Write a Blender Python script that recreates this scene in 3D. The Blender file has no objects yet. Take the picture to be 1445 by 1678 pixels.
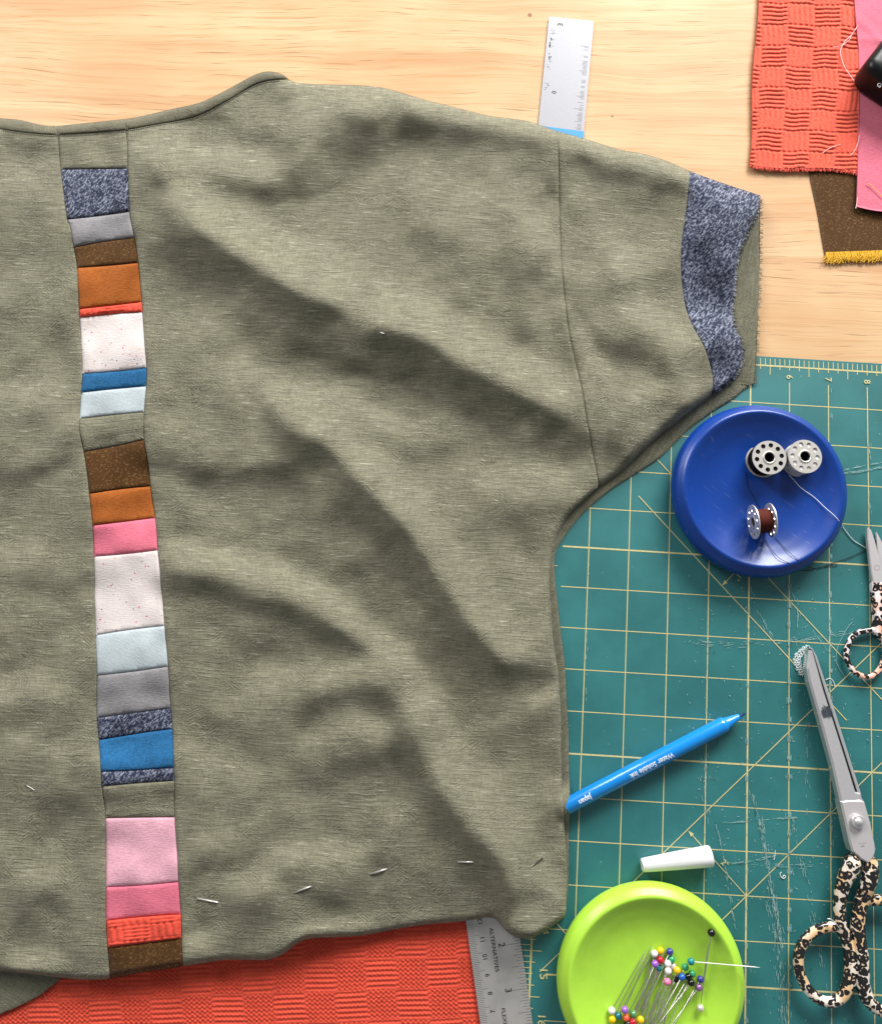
import bpy, bmesh, math, random
import numpy as np
from mathutils import Vector, Matrix, Euler
from mathutils.geometry import delaunay_2d_cdt
random.seed(7)
rng = np.random.default_rng(11)
scene = bpy.context.scene
COL = scene.collection
IN = 0.0254
MM = 0.001

# ------------------------------------------------------------------ camera, lights, exposure
# the camera was solved from the 1-inch grid printed on the cutting mat (x = mat inches to the right, y = minus mat inches down)
PW, PH, FPX = 1445.0, 1678.0, 1300.0
RCV = np.array([[9.98078809e-01, -6.14583965e-02, -7.84576347e-03],
                [6.19543299e-02, 9.88786935e-01, 1.35875154e-01],
                [-5.92880701e-04, -1.36100191e-01, 9.90694901e-01]])
TCV = np.array([2.99278187, -4.11345883, 20.45767134])
FLIP = np.diag([1.0, -1.0, -1.0])
CPOS = FLIP @ (-RCV.T @ TCV) * IN
RW = FLIP @ RCV.T                       # camera (cv axes) to world
cam_d = bpy.data.cameras.new("camera")
cam = bpy.data.objects.new("camera", cam_d)
COL.objects.link(cam)
m = np.eye(4)
m[:3, :3] = RW @ FLIP
m[:3, 3] = CPOS
cam.matrix_world = Matrix(m.tolist())
cam_d.sensor_fit = 'HORIZONTAL'
cam_d.sensor_width = 36.0
cam_d.lens = FPX / PW * 36.0
cam_d.clip_start = 0.02
cam_d.clip_end = 50.0
scene.camera = cam

world = bpy.data.worlds.new("World")
scene.world = world
world.use_nodes = True
world.node_tree.nodes["Background"].inputs[0].default_value = (0.93, 0.96, 1.0, 1)
world.node_tree.nodes["Background"].inputs[1].default_value = 0.25

def area_light(name, loc, target, sx, sy, energy, col):
    d = bpy.data.lights.new(name, 'AREA')
    d.shape = 'RECTANGLE'
    d.size, d.size_y, d.energy, d.color = sx, sy, energy, col
    o = bpy.data.objects.new(name, d)
    COL.objects.link(o)
    o.location = loc
    o.rotation_euler = (Vector(target) - Vector(loc)).to_track_quat('-Z', 'Y').to_euler()
    return o
area_light("window_light", (0.60, 1.65, 0.92), (-0.05, -0.10, 0), 1.1, 0.7, 84.0, (1.0, 0.985, 0.96))
area_light("second_window_light", (-1.25, 1.00, 1.00), (-0.05, -0.05, 0), 0.6, 0.7, 23.0, (1.0, 0.99, 0.97))

scene.view_settings.view_transform = 'Standard'
scene.view_settings.look = 'None'
scene.view_settings.exposure = 0.0
scene.view_settings.gamma = 1.0

# ------------------------------------------------------------------ helpers
def U(px, py, zmm=0.0):
    """points of the place seen at photograph pixels px,py that lie zmm above the mat"""
    px, py, zmm = np.broadcast_arrays(np.asarray(px, float), np.asarray(py, float), np.asarray(zmm, float))
    d = np.stack([(px - PW / 2) / FPX, (py - PH / 2) / FPX, np.ones_like(px)], -1) @ RW.T
    s = (zmm * MM - CPOS[2]) / d[..., 2]
    return CPOS + d * s[..., None]
def M(u, v, zmm=0.0):
    return np.array([u * IN, -v * IN, zmm * MM])
def V3(a): return Vector((float(a[0]), float(a[1]), float(a[2])))

WLOC = {}
def tag(o, label=None, cat=None, group=None, kind=None):
    if label: o["label"] = label
    if cat: o["category"] = cat
    if group: o["group"] = group
    if kind: o["kind"] = kind
    return o
def empty(name, loc, label, cat, group=None):
    o = bpy.data.objects.new(name, None)
    o.empty_display_size = 0.01
    COL.objects.link(o)
    o.location = V3(loc)
    WLOC[o.name] = np.array(loc, float)
    return tag(o, label, cat, group)
def obj(name, verts, faces, mat, parent=None, smooth=True, uv=None, loc=None, label=None, kind=None):
    verts = np.asarray(verts, float)
    if loc is None:
        loc = np.array([(verts[:, 0].min() + verts[:, 0].max()) / 2, (verts[:, 1].min() + verts[:, 1].max()) / 2, verts[:, 2].min()])
    me = bpy.data.meshes.new(name)
    me.from_pydata((verts - loc).tolist(), [], faces if isinstance(faces, list) else faces.tolist())
    if smooth:
        me.polygons.foreach_set("use_smooth", [True] * len(me.polygons))
    if uv is not None:
        l = me.uv_layers.new(name="weave")
        idx = np.empty(len(me.loops), int)
        me.loops.foreach_get("vertex_index", idx)
        l.data.foreach_set("uv", np.asarray(uv, float)[idx].ravel())
    for mm_ in (mat if isinstance(mat, (list, tuple)) else [mat]):
        me.materials.append(mm_)
    me.update()
    o = bpy.data.objects.new(name, me)
    COL.objects.link(o)
    base = np.zeros(3)
    if parent is not None:
        o.parent = parent
        base = WLOC[parent.name]
    o.location = V3(loc - base)
    WLOC[o.name] = np.array(loc)
    if label: o["label"] = label
    if kind: o["kind"] = kind
    return o

class MB:
    def __init__(s): s.v, s.f = [], []
    def add(s, v, f):
        n = len(s.v)
        s.v.extend([tuple(map(float, p)) for p in v])
        s.f.extend([tuple(int(i) + n for i in q) for q in f])
        return s
def catmull(p, n=8, closed=False):
    p = np.asarray(p, float)
    N = len(p)
    out = []
    rngs = range(N if closed else N - 1)
    for i in rngs:
        if closed:
            a, b, c, d = p[(i - 1) % N], p[i], p[(i + 1) % N], p[(i + 2) % N]
        else:
            b, c = p[i], p[i + 1]
            a = p[i - 1] if i > 0 else 2 * b - c
            d = p[i + 2] if i + 2 < N else 2 * c - b
        for t in np.arange(n) / n:
            out.append(0.5 * ((2 * b) + (-a + c) * t + (2 * a - 5 * b + 4 * c - d) * t * t + (-a + 3 * b - 3 * c + d) * t ** 3))
    if not closed: out.append(p[-1])
    return np.array(out)
def tube(pts, r, sides=6, closed=False, caps=True, flat=1.0):
    pts = np.asarray(pts, float)
    n = len(pts)
    r = np.broadcast_to(np.asarray(r, float), (n,))
    V, F = [], []
    up = np.array([0, 0, 1.0])
    for i in range(n):
        if closed: t = pts[(i + 1) % n] - pts[i - 1]
        else: t = pts[min(i + 1, n - 1)] - pts[max(i - 1, 0)]
        t = t / (np.linalg.norm(t) + 1e-12)
        s = np.cross(t, up)
        if np.linalg.norm(s) < 1e-3: s = np.cross(t, np.array([1.0, 0, 0]))
        s /= np.linalg.norm(s)
        w = np.cross(s, t)
        for k in range(sides):
            a = 2 * math.pi * k / sides
            V.append(pts[i] + r[i] * (math.cos(a) * s + flat * math.sin(a) * w))
    for i in range(n if closed else n - 1):
        j = (i + 1) % n
        for k in range(sides):
            l = (k + 1) % sides
            F.append((i * sides + k, i * sides + l, j * sides + l, j * sides + k))
    if caps and not closed:
        F.append(tuple(range(sides)))
        F.append(tuple(range((n - 1) * sides, n * sides))[::-1])
    return V, F
def lathe(prof, segs=96):
    """profile (r, z) from outside bottom to the axis, around z; mm"""
    V, F = [], []
    n = len(prof)
    for i, (r, z) in enumerate(prof):
        for k in range(segs):
            a = 2 * math.pi * k / segs
            V.append((r * math.cos(a), r * math.sin(a), z))
    for i in range(n - 1):
        for k in range(segs):
            l = (k + 1) % segs
            F.append((i * segs + k, i * segs + l, (i + 1) * segs + l, (i + 1) * segs + k))
    return np.array(V), F
def box(x0, x1, y0, y1, z0, z1):
    V = [(x0, y0, z0), (x1, y0, z0), (x1, y1, z0), (x0, y1, z0), (x0, y0, z1), (x1, y0, z1), (x1, y1, z1), (x0, y1, z1)]
    F = [(0, 3, 2, 1), (4, 5, 6, 7), (0, 1, 5, 4), (1, 2, 6, 5), (2, 3, 7, 6), (3, 0, 4, 7)]
    return V, F
def ribbon(a, b, w, z):
    """flat strip from a to b (world xy, metres)"""
    a, b = np.array(a[:2], float), np.array(b[:2], float)
    d = (b - a) / (np.linalg.norm(b - a) + 1e-12)
    n = np.array([-d[1], d[0]]) * w / 2
    return [(*(a - n), z), (*(b - n), z), (*(b + n), z), (*(a + n), z)], [(0, 1, 2, 3)]
def resample(p, step):
    p = np.asarray(p, float)
    out = []
    for i in range(len(p)):
        a, b = p[i], p[(i + 1) % len(p)]
        n = max(1, int(round(np.linalg.norm(b - a) / step)))
        for k in range(n): out.append(a + (b - a) * k / n)
    return np.array(out)
def dist_poly(P, poly, closed=False):
    P = np.asarray(P, float); poly = np.asarray(poly, float)
    A = poly if closed else poly[:-1]
    B = np.roll(poly, -1, 0) if closed else poly[1:]
    D = np.full(len(P), 1e9)
    for a, b in zip(A, B):
        ab = b - a
        L = ab @ ab
        if L < 1e-12: continue
        q = P - a
        t = np.clip((q @ ab) / L, 0, 1)
        e = q - t[:, None] * ab
        D = np.minimum(D, e[:, 0] ** 2 + e[:, 1] ** 2)
    return np.sqrt(D)
def inside(P, poly):
    P = np.asarray(P, float)
    c = np.zeros(len(P), bool)
    for a, b in zip(poly, np.roll(poly, -1, 0)):
        if a[1] == b[1]: continue
        k = ((a[1] > P[:, 1]) != (b[1] > P[:, 1])) & (P[:, 0] < (b[0] - a[0]) * (P[:, 1] - a[1]) / (b[1] - a[1]) + a[0])
        c ^= k
    return c
def triangulate(outline, pts, holes=()):
    loops = [outline] + list(holes)
    vs, es = [], []
    for L in loops:
        n0 = len(vs)
        vs += [Vector((float(x), float(y))) for x, y in L]
        es += [(n0 + i, n0 + (i + 1) % len(L)) for i in range(len(L))]
    vs += [Vector((float(x), float(y))) for x, y in pts]
    v, e, f, ov, oe, of = delaunay_2d_cdt(vs, es, [], 0, 1e-5)
    v = np.array([(p.x, p.y) for p in v])
    f = np.array([t for t in f if len(t) == 3])
    cen = v[f].mean(1)
    k = inside(cen, np.asarray(outline))
    for h in holes: k &= ~inside(cen, np.asarray(h))
    f = f[k]
    a, b, c = v[f[:, 0]], v[f[:, 1]], v[f[:, 2]]
    area = (b[:, 0] - a[:, 0]) * (c[:, 1] - a[:, 1]) - (b[:, 1] - a[:, 1]) * (c[:, 0] - a[:, 0])
    f[area < 0] = f[area < 0][:, ::-1]
    return v, f
def prism(outline, z0, z1, bevel=0.0, holes=(), top_in=0.0):
    """extruded outline (xy mm-free units), optional chamfer; counter-clockwise outline expected"""
    mb = MB()
    loops = [np.asarray(outline, float)] + [np.asarray(h, float) for h in holes]
    v, f = triangulate(loops[0], [], loops[1:])
    mb.add([(x, y, z1) for x, y in v], f)
    mb.add([(x, y, z0) for x, y in v], f[:, ::-1])
    for L in loops:
        n = len(L)
        mb.add([(x, y, z0) for x, y in L] + [(x, y, z1) for x, y in L], [(i, (i + 1) % n, n + (i + 1) % n, n + i) for i in range(n)])
    return mb
_txt = {}
def text_mesh(s, bold=False):
    if s in _txt: return _txt[s]
    c = bpy.data.curves.new("t", 'FONT')
    c.body = s; c.size = 1.0; c.align_x = 'CENTER'; c.align_y = 'CENTER'
    c.resolution_u = 3
    c.offset = 0.012 if bold else 0.0
    o = bpy.data.objects.new("t", c)
    COL.objects.link(o)
    dg = bpy.context.evaluated_depsgraph_get()
    me = bpy.data.meshes.new_from_object(o.evaluated_get(dg))
    v = np.array([tuple(p.co) for p in me.vertices])
    f = [tuple(p.vertices) for p in me.polygons]
    bpy.data.objects.remove(o); bpy.data.curves.remove(c); bpy.data.meshes.remove(me)
    _txt[s] = (v, f)
    return v, f
def text_obj(name, s, pos, xdir, size, mat, parent, sx=1.0):
    mb = MB(); text_at(mb, s, pos, xdir, size, True, sx)
    return obj(name, mb.v, mb.f, mat, parent, smooth=False)
def text_at(mb, s, pos, xdir, size, bold=False, sx=1.0):
    """flat lettering centred at pos (world), reading along xdir, facing up"""
    v, f = text_mesh(s, bold)
    x = np.array([xdir[0], xdir[1], 0.0]); x /= np.linalg.norm(x)
    y = np.array([-x[1], x[0], 0.0])
    mb.add([np.asarray(pos) + size * (p[0] * sx * x + p[1] * y) for p in v], f)

# ------------------------------------------------------------------ materials
def lin(h, k=1.0):
    h = h.lstrip('#')
    c = [int(h[i:i + 2], 16) / 255 for i in (0, 2, 4)]
    return tuple([k * (x / 12.92 if x <= .04045 else ((x + .055) / 1.055) ** 2.4) for x in c] + [1.0])
class NT:
    def __init__(s, name):
        s.m = bpy.data.materials.new(name)
        s.m.use_nodes = True
        s.t = s.m.node_tree
        s.b = s.t.nodes["Principled BSDF"]
    def n(s, typ, ins=(), **kw):
        nd = s.t.nodes.new(typ)
        for k, v in kw.items(): setattr(nd, k, v)
        for k, v in dict(ins).items(): s.set(nd.inputs[k], v)
        return nd
    def set(s, sock, v):
        if isinstance(v, bpy.types.NodeSocket): s.t.links.new(v, sock)
        elif isinstance(v, bpy.types.Node): s.t.links.new(v.outputs[0], sock)
        else: sock.default_value = v
    def math(s, op, a, b=0.0, c=0.0):
        return s.n('ShaderNodeMath', {0: a, 1: b, 2: c}, operation=op).outputs[0]
    def mix(s, f, a, b, typ='MIX'):
        nd = s.n('ShaderNodeMix', data_type='RGBA', blend_type=typ)
        s.set(nd.inputs[0], f); s.set(nd.inputs[6], a); s.set(nd.inputs[7], b)
        return nd.outputs[2]
    def map(s, vec, scale=(1, 1, 1), rot=0.0, loc=(0, 0, 0)):
        a = s.n('ShaderNodeMapping', {'Vector': vec, 'Rotation': (0, 0, rot)}, vector_type='POINT')
        b = s.n('ShaderNodeMapping', {'Vector': a, 'Scale': scale, 'Location': loc}, vector_type='POINT')
        return b.outputs[0]
    def noise(s, vec, scale=1.0, detail=2.0, rough=0.5, dist=0.0):
        return s.n('ShaderNodeTexNoise', {'Vector': vec, 'Scale': scale, 'Detail': detail, 'Roughness': rough, 'Distortion': dist}).outputs[0]
    def threads(s, vec, rot, along, width, seed=0.0, detail=1.0):
        """one value per yarn: yarns run along the rotated x axis, each with its own slow variation"""
        p = s.n('ShaderNodeSeparateXYZ', {0: s.n('ShaderNodeMapping', {'Vector': vec, 'Rotation': (0, 0, rot)})})
        idx = s.math('FLOOR', s.math('MULTIPLY', p.outputs[1], 1.0 / width))
        c = s.n('ShaderNodeCombineXYZ', {0: s.math('MULTIPLY_ADD', p.outputs[0], along, s.math('MULTIPLY', idx, 7.31)), 1: s.math('MULTIPLY', idx, 13.77), 2: seed})
        return s.noise(c, 1.0, detail)
    def ramp(s, f, lo, hi, a=0.0, b=1.0, smooth=True):
        return s.n('ShaderNodeMapRange', {0: f, 1: lo, 2: hi, 3: a, 4: b}, interpolation_type='SMOOTHSTEP' if smooth else 'LINEAR').outputs[0]
    def out(s, color=None, rough=None, bump=None, bdist=0.0001, bstr=1.0, **kw):
        if color is not None: s.set(s.b.inputs['Base Color'], color)
        if rough is not None: s.set(s.b.inputs['Roughness'], rough)
        for k, v in kw.items(): s.set(s.b.inputs[k.replace('_', ' ')], v)
        if bump is not None:
            bn = s.n('ShaderNodeBump', {'Height': bump, 'Distance': bdist, 'Strength': bstr})
            s.set(s.b.inputs['Normal'], bn)
        return s.m
def UVn(N): return N.n('ShaderNodeUVMap', uv_map="weave").outputs[0]
def OBJ(N): return N.n('ShaderNodeTexCoord').outputs['Object']

def plain(name, c, rough=0.5, metal=0.0, spec=0.5, noise=0.0, coat=0.0):
    N = NT(name)
    col = c
    if noise:
        nz = N.noise(OBJ(N), 700.0, 3.0)
        col = N.mix(N.ramp(nz, .3, .7, 0, noise), c, tuple([x * .55 for x in c[:3]] + [1]))
    N.b.inputs['Coat Weight'].default_value = coat
    return N.out(col, rough, Metallic=metal, Specular_IOR_Level=spec)

def linen_mat(name, c_mid, c_light, c_dark, crinkle=1.0, slub=1.0):
    N = NT(name)
    uv = UVn(N)
    wob = N.noise(N.map(uv, (.02, .02, 1)), 1.0, 1.0)
    wv = N.n('ShaderNodeVectorMath', {0: uv}, operation='ADD')
    cmb = N.n('ShaderNodeCombineXYZ', {1: N.math('MULTIPLY', wob, 6.0)})
    N.set(wv.inputs[1], cmb)
    vec = wv.outputs[0]
    s1 = N.noise(N.map(vec, (.03, 1.5, 1)), 1.0, 1.0, .5)
    s2 = N.noise(N.map(vec, (.05, .9, 1), 0, (7, 3, 2)), 1.0, 1.0, .5)
    sl = N.ramp(s1, .585, .69)
    sl2 = N.ramp(s2, .62, .72)
    patch = N.ramp(N.noise(N.map(vec, (.05, .05, 1), 0, (3, 9, 1)), 1.0, 2.0), .42, .62)
    k1 = N.noise(N.map(vec, (.24, 1.25, 1), math.radians(40)), 1.0, 2.0, .5, .2)
    k2 = N.noise(N.map(vec, (.24, 1.25, 1), math.radians(-40)), 1.0, 2.0, .5, .2)
    sel = N.ramp(N.noise(N.map(vec, (.14, .14, 1), 0, (5, 5, 5)), 1.0, 1.0), .44, .56)
    kk = N.n('ShaderNodeMix', data_type='FLOAT')
    N.set(kk.inputs[0], sel); N.set(kk.inputs[2], k1); N.set(kk.inputs[3], k2)
    kk = kk.outputs[0]
    vx = N.noise(N.map(vec, (3.0, .07, 1)), 1.0, 1.0)
    fine = N.noise(N.map(vec, (.95, 1.35, 1)), 1.0, 2.0, .75)
    h = N.math('MULTIPLY', N.math('SUBTRACT', kk, .5), N.math('MULTIPLY_ADD', patch, 1.5 * crinkle, .5 * crinkle))
    h = N.math('ADD', h, N.math('MULTIPLY', sl, .50 * slub))
    h = N.math('ADD', h, N.math('MULTIPLY', sl2, .35 * slub))
    h = N.math('ADD', h, N.math('MULTIPLY', fine, .45))
    h = N.math('ADD', h, N.math('MULTIPLY', vx, .08))
    weft = N.threads(vec, 0, .10, .62, 1.0, 1.0)
    warp = N.threads(vec, math.pi / 2, .22, .62, 5.0, 1.0)
    tone = N.math('ADD', N.math('MULTIPLY', N.ramp(weft, .25, .75), .42), N.math('MULTIPLY', N.ramp(warp, .25, .75), .34))
    tone = N.math('ADD', tone, N.math('MULTIPLY', N.ramp(fine, .34, .66), .24))
    h = N.math('ADD', h, N.math('MULTIPLY', weft, .55))
    bright = N.ramp(weft, .66, .76)
    c = N.mix(tone, c_dark, c_mid)
    c = N.mix(N.math('MULTIPLY', sl, .22 * slub), c, c_light)
    c = N.mix(N.math('MULTIPLY', bright, .5 * slub), c, c_light)
    c = N.mix(N.math('MULTIPLY', N.ramp(vx, .64, .76), .26), c, c_light)
    nep = N.ramp(N.noise(N.map(vec, (.5, 1.2, 1), .2), 1.0, 0.0), .80, .86)
    c = N.mix(N.math('MULTIPLY', nep, .7), c, c_light)
    return N.out(c, .92, h, .00072, 1.0, Specular_IOR_Level=.15, Sheen_Weight=.12, Sheen_Roughness=.5)

def twill_mat(name, c_dark, c_light, ang=48, thr=(.50, .64), amt=.85, pitch=1.9, spread=.35):
    N = NT(name)
    uv = UVn(N)
    a = N.threads(uv, math.radians(-ang), spread, 1 / pitch, 2.0, 2.0)
    b = N.threads(uv, math.radians(90 - ang), spread * 1.3, 1 / pitch, 8.0, 2.0)
    g = N.noise(N.map(uv, (1.1, 1.1, 1)), 1.0, 2.0, .8)
    f = N.math('MAXIMUM', a, N.math('ADD', b, -.06))
    f = N.math('ADD', f, N.math('MULTIPLY', N.math('SUBTRACT', g, .5), .10))
    fl = N.ramp(f, thr[0], thr[1])
    c = N.mix(N.math('MULTIPLY', fl, amt), c_dark, c_light)
    return N.out(c, .9, f, .0003, 1.0, Specular_IOR_Level=.15, Sheen_Weight=.1)

def cloth_mat(name, c, var=.18, weave=1.0, bump=.0003, diag=False, specks=None):
    N = NT(name)
    uv = UVn(N)
    a = N.noise(N.map(uv, (.3 if not diag else .3, 1.5, 1), math.radians(35) if diag else 0), 1.0, 1.0)
    b = N.noise(N.map(uv, (1.4, .5, 1)), 1.0, 1.0)
    lo = N.noise(N.map(uv, (.09, .12, 1)), 1.0, 3.0, .6)
    f = N.math('ADD', N.math('MULTIPLY', a, .6), N.math('MULTIPLY', b, .4))
    c2 = tuple([x * (1 - var * 2.4) for x in c[:3]] + [1])
    t = N.math('ADD', N.math('MULTIPLY', N.ramp(f, .35, .65), .5), N.math('MULTIPLY', N.ramp(lo, .35, .65), .5))
    wf = N.math('ADD', N.math('MULTIPLY', N.threads(uv, 0, .5, .6, 3.0), .6), N.math('MULTIPLY', N.threads(uv, math.pi / 2, .5, .6, 6.0), .4))
    t = N.math('ADD', N.math('MULTIPLY', t, .5), N.math('MULTIPLY', N.ramp(wf, .36, .64), .5))
    cc = N.mix(t, c2, c)
    if specks:
        for i, (sc, thr, sel, colr) in enumerate(specks):
            vor = N.n('ShaderNodeTexVoronoi', {'Vector': N.map(uv, (1, 1, 1), .3 * i, (i * 13.1, i * 5.7, 0)), 'Scale': sc, 'Randomness': 1.0})
            d = N.ramp(vor.outputs['Distance'], thr * .7, thr, 1, 0)
            rnd = N.n('ShaderNodeSeparateColor', {0: vor.outputs['Color']}).outputs[0]
            msk = N.math('MULTIPLY', d, N.math('GREATER_THAN', rnd, sel))
            cc = N.mix(msk, cc, colr)
    f2 = N.math('ADD', f, N.math('MULTIPLY', lo, .25))
    return N.out(cc, .92, f2, bump * weave, 1.0, Specular_IOR_Level=.15, Sheen_Weight=.1)

OLIVE = linen_mat("olive_linen", lin('#908d79'), lin('#b8b5a1'), lin('#5f5c4a'))
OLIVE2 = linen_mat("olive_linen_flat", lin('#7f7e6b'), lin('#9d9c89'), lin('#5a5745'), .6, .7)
OLIVE3 = linen_mat("olive_linen_dark", lin('#737060'), lin('#8f8c7c'), lin('#56523f'), .8, .4)  # same linen in a darker tone, for the neck binding
DENIM = twill_mat("indigo_denim", lin('#22273d'), lin('#b6bccd'), 48, (.44, .74), .62, 1.5, .32)
BROWN = twill_mat("brown_denim", lin('#4a2f12'), lin('#a07f50'), 20, (.52, .74), .42, 1.6, .6)
RUST = cloth_mat("rust_cotton", lin('#ab5f26'), .16)
GREY = cloth_mat("grey_cotton", lin('#969395'), .14)
BLUE = cloth_mat("blue_cotton", lin('#2b6c9e'), .2)
PALEBLUE = cloth_mat("pale_blue_twill", lin('#b9c3c7'), .08, diag=True)
PINK = cloth_mat("pink_cotton", lin('#de7489'), .10)
PALEPINK = cloth_mat("pale_pink_linen", lin('#e4abba'), .12)
SPECK = cloth_mat("speckled_white_linen", lin('#d2c8c5'), .06, specks=[(.28, .13, .25, lin('#3a3f5e')), (.22, .14, .35, lin('#cc4a66')), (.36, .10, .55, lin('#7f7280')), (.2, .12, .6, lin('#c9a15a'))])
CORAL = cloth_mat("coral_corded_cotton", lin('#f06650'), .08)
RED = cloth_mat("red_waffle_cotton", lin('#e2553f'), .12)
CORAL2 = cloth_mat("coral_patch_cotton", lin('#e65542'), .12)
STEEL = plain("brushed_steel", (.62, .61, .60, 1), .32, 1.0)
PINSTEEL = plain("pin_steel", (.75, .72, .66, 1), .28, 1.0)
BLACKINK = plain("black_ink", (.015, .015, .016, 1), .6)
DARKTHREAD = plain("dark_thread", (.012, .014, .03, 1), .8)
WHITETHREAD = plain("white_thread", (.78, .80, .80, 1), .8)

# ------------------------------------------------------------------ tabletop
def wood_mat():
    N = NT("pale_plywood")
    o = N.n('ShaderNodeNewGeometry').outputs['Position']
    o = N.n('ShaderNodeMapping', {'Vector': o, 'Rotation': (0, 0, math.radians(-2.6))}).outputs[0]
    warp = N.noise(N.map(o, (5, 14, 1)), 1.0, 2.0)
    wv = N.n('ShaderNodeVectorMath', {0: o}, operation='ADD')
    N.set(wv.inputs[1], N.n('ShaderNodeCombineXYZ', {1: N.math('MULTIPLY', warp, .030)}))
    o2 = wv.outputs[0]
    g = N.noise(N.map(o2, (9, 330, 1)), 1.0, 4.0, .6)
    g2 = N.noise(N.map(o2, (3.5, 70, 1)), 1.0, 3.0, .55)
    st = N.noise(N.map(o2, (24, 900, 1), 0, (3, 1, 0)), 1.0, 2.0, .5)
    lo = N.noise(N.map(o, (6, 11, 1)), 1.0, 3.0, .6)
    c = N.mix(N.ramp(lo, .35, .68), lin('#c8a074'), lin('#d4b48a'))
    c = N.mix(N.math('MULTIPLY', N.ramp(g2, .42, .72), .45), c, lin('#b88156'))
    c = N.mix(N.math('MULTIPLY', N.ramp(g, .48, .70), .42), c, lin('#b07a45'))
    dash = N.math('MULTIPLY', N.ramp(st, .60, .70), N.ramp(lo, .36, .52))
    c = N.mix(N.math('MULTIPLY', dash, .6), c, lin('#8a5c32'))
    k = 1.0
    for (px, py, r) in ((945, 95, .0016), (1003, 190, .0011), (868, 24, .002)):
        p = U(px, py, -2.5)
        d = N.n('ShaderNodeVectorMath', {0: N.n('ShaderNodeNewGeometry').outputs['Position'], 1: tuple(p)}, operation='DISTANCE').outputs['Value']
        c = N.mix(N.ramp(d, r * .5, r, .8, 0), c, lin('#6e4322'))
    return N.out(c, .55, N.math('SUBTRACT', g, N.math('MULTIPLY', dash, .5)), .0002, .7, Specular_IOR_Level=.35)
mb = MB(); mb.add(*box(-.75, .75, -.62, .48, -.030, -.0025))
tag(obj("tabletop", mb.v, mb.f, wood_mat(), smooth=False), "pale plywood table top with fine horizontal grain under everything", "table", kind="structure")

# ------------------------------------------------------------------ cutting mat
def mat_mat():
    N = NT("green_mat_vinyl")
    o = N.n('ShaderNodeNewGeometry').outputs['Position']
    lo = N.noise(N.map(o, (22, 22, 1)), 1.0, 4.0, .6)
    hi = N.noise(N.map(o, (1500, 1500, 1)), 1.0, 2.0)
    c = N.mix(N.ramp(lo, .3, .7), lin('#1d6566'), lin('#297475'))
    sc1 = N.ramp(N.noise(N.map(o, (60, 1700, 1), .05), 1.0, 2.0), .70, .78)
    sc2 = N.ramp(N.noise(N.map(o, (1700, 45, 1), .04, (4, 1, 0)), 1.0, 2.0), .69, .78)
    area = N.ramp(N.noise(N.map(o, (14, 9, 1), 0, (1.3, 2, 0)), 1.0, 2.0), .50, .66)
    sc = N.math('MULTIPLY', N.math('MAXIMUM', sc1, sc2), area)
    c = N.mix(N.math('MULTIPLY', sc, .35), c, lin('#8fb5af'))
    dot = N.ramp(N.noise(N.map(o, (420, 420, 1)), 1.0, 1.0), .77, .81)
    c = N.mix(N.math('MULTIPLY', dot, .4), c, lin('#a9c4bd'))
    return N.out(c, N.math('MULTIPLY_ADD', hi, .16, .44), N.math('ADD', hi, sc), .00008, .8, Specular_IOR_Level=.7)
mat_root = empty("cutting_mat", M(0, 0, -2.5), "green self healing cutting mat with yellow inch grid and scuffs", "cutting mat")
mb = MB(); mb.add(*box(-.6 * IN, 13.5 * IN, -18 * IN, .24 * IN, -.00248, 0))
obj("mat_board", mb.v, mb.f, mat_mat(), mat_root, smooth=False)
GRIDY = plain("yellow_print", lin('#cfc68e'), .6, noise=.35)
gm = MB()
ZG = .00012
def ml(u0, v0, u1, v1, w=.028, z=ZG): gm.add(*ribbon(M(u0, v0), M(u1, v1), w * .88 * IN, z))
for v in range(1, 18):
    b = v % 5 == 0
    ml(.35 if v > 0 else 0, v, 13.2, v, .046 if b else .026, .00012)
for u in range(1, 14):
    b = u % 5 == 0
    ml(u, .42, u, 17.8, .046 if b else .027, .00016)
ml(-.02, 0, 13.2, 0, .045, .00012)
ml(0, -.02, 0, 17.8, .05, .00016)
for k in range(-1, 13 * 8):
    u = k / 8
    if k < 0: continue
    lo_ = .24 if k % 4 == 0 and k % 8 else (.10 if k % 2 == 0 else 0.0)
    ml(u, -.19, u, lo_, .022, .00020)
for k in range(0, 18 * 8):
    v = k / 8
    lo_ = .24 if k % 4 == 0 and k % 8 else (.10 if k % 2 == 0 else 0.0)
    if k % 8 == 0: lo_ = .05
    ml(-.22, v, lo_, v, .022, .00024)
for c_ in (0,): ml(.42, .42, 13.2, 13.2, .026, .00028)
ml(2.2, 2.2 + 1.414, 7.4, 7.4 + 1.414, .026, .00028)
ml(.25, 13.55, 1.6, 14.9, .026, .00028)
for s_ in (15.17, 18.0):
    ml(.22, s_ - .22, 13.2, s_ - 13.2, .026, .00032)
def arrow(u0, v0, u1, v1):
    ml(u0, v0, u1, v1, .022, .00034)
    d = np.array([u1 - u0, v1 - v0]); d /= np.linalg.norm(d); n = np.array([-d[1], d[0]])
    t = np.array([u1, v1]) + d * .02
    gm.add([M(*(t), .36), M(*(t - d * .14 + n * .05), .36), M(*(t - d * .14 - n * .05), .36)], [(0, 1, 2)])
arrow(5, 13, 3.62, 11.62)
arrow(5, 5, 4.35, 5.72)
for (cu, cv, r) in ((8.62, 13.42, .55), (8.62, 14.43, .56), (8.72, 15.55, .6)):
    P = [M(cu + r * math.cos(a) * .72, cv + r * math.sin(a) * .8) for a in np.linspace(0, 2 * math.pi, 41)]
    for a, b in zip(P[:-1], P[1:]): gm.add(*ribbon(a, b, .035 * IN, .00038))
obj("printed_grid", gm.v, gm.f, GRIDY, mat_root, smooth=False)
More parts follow.
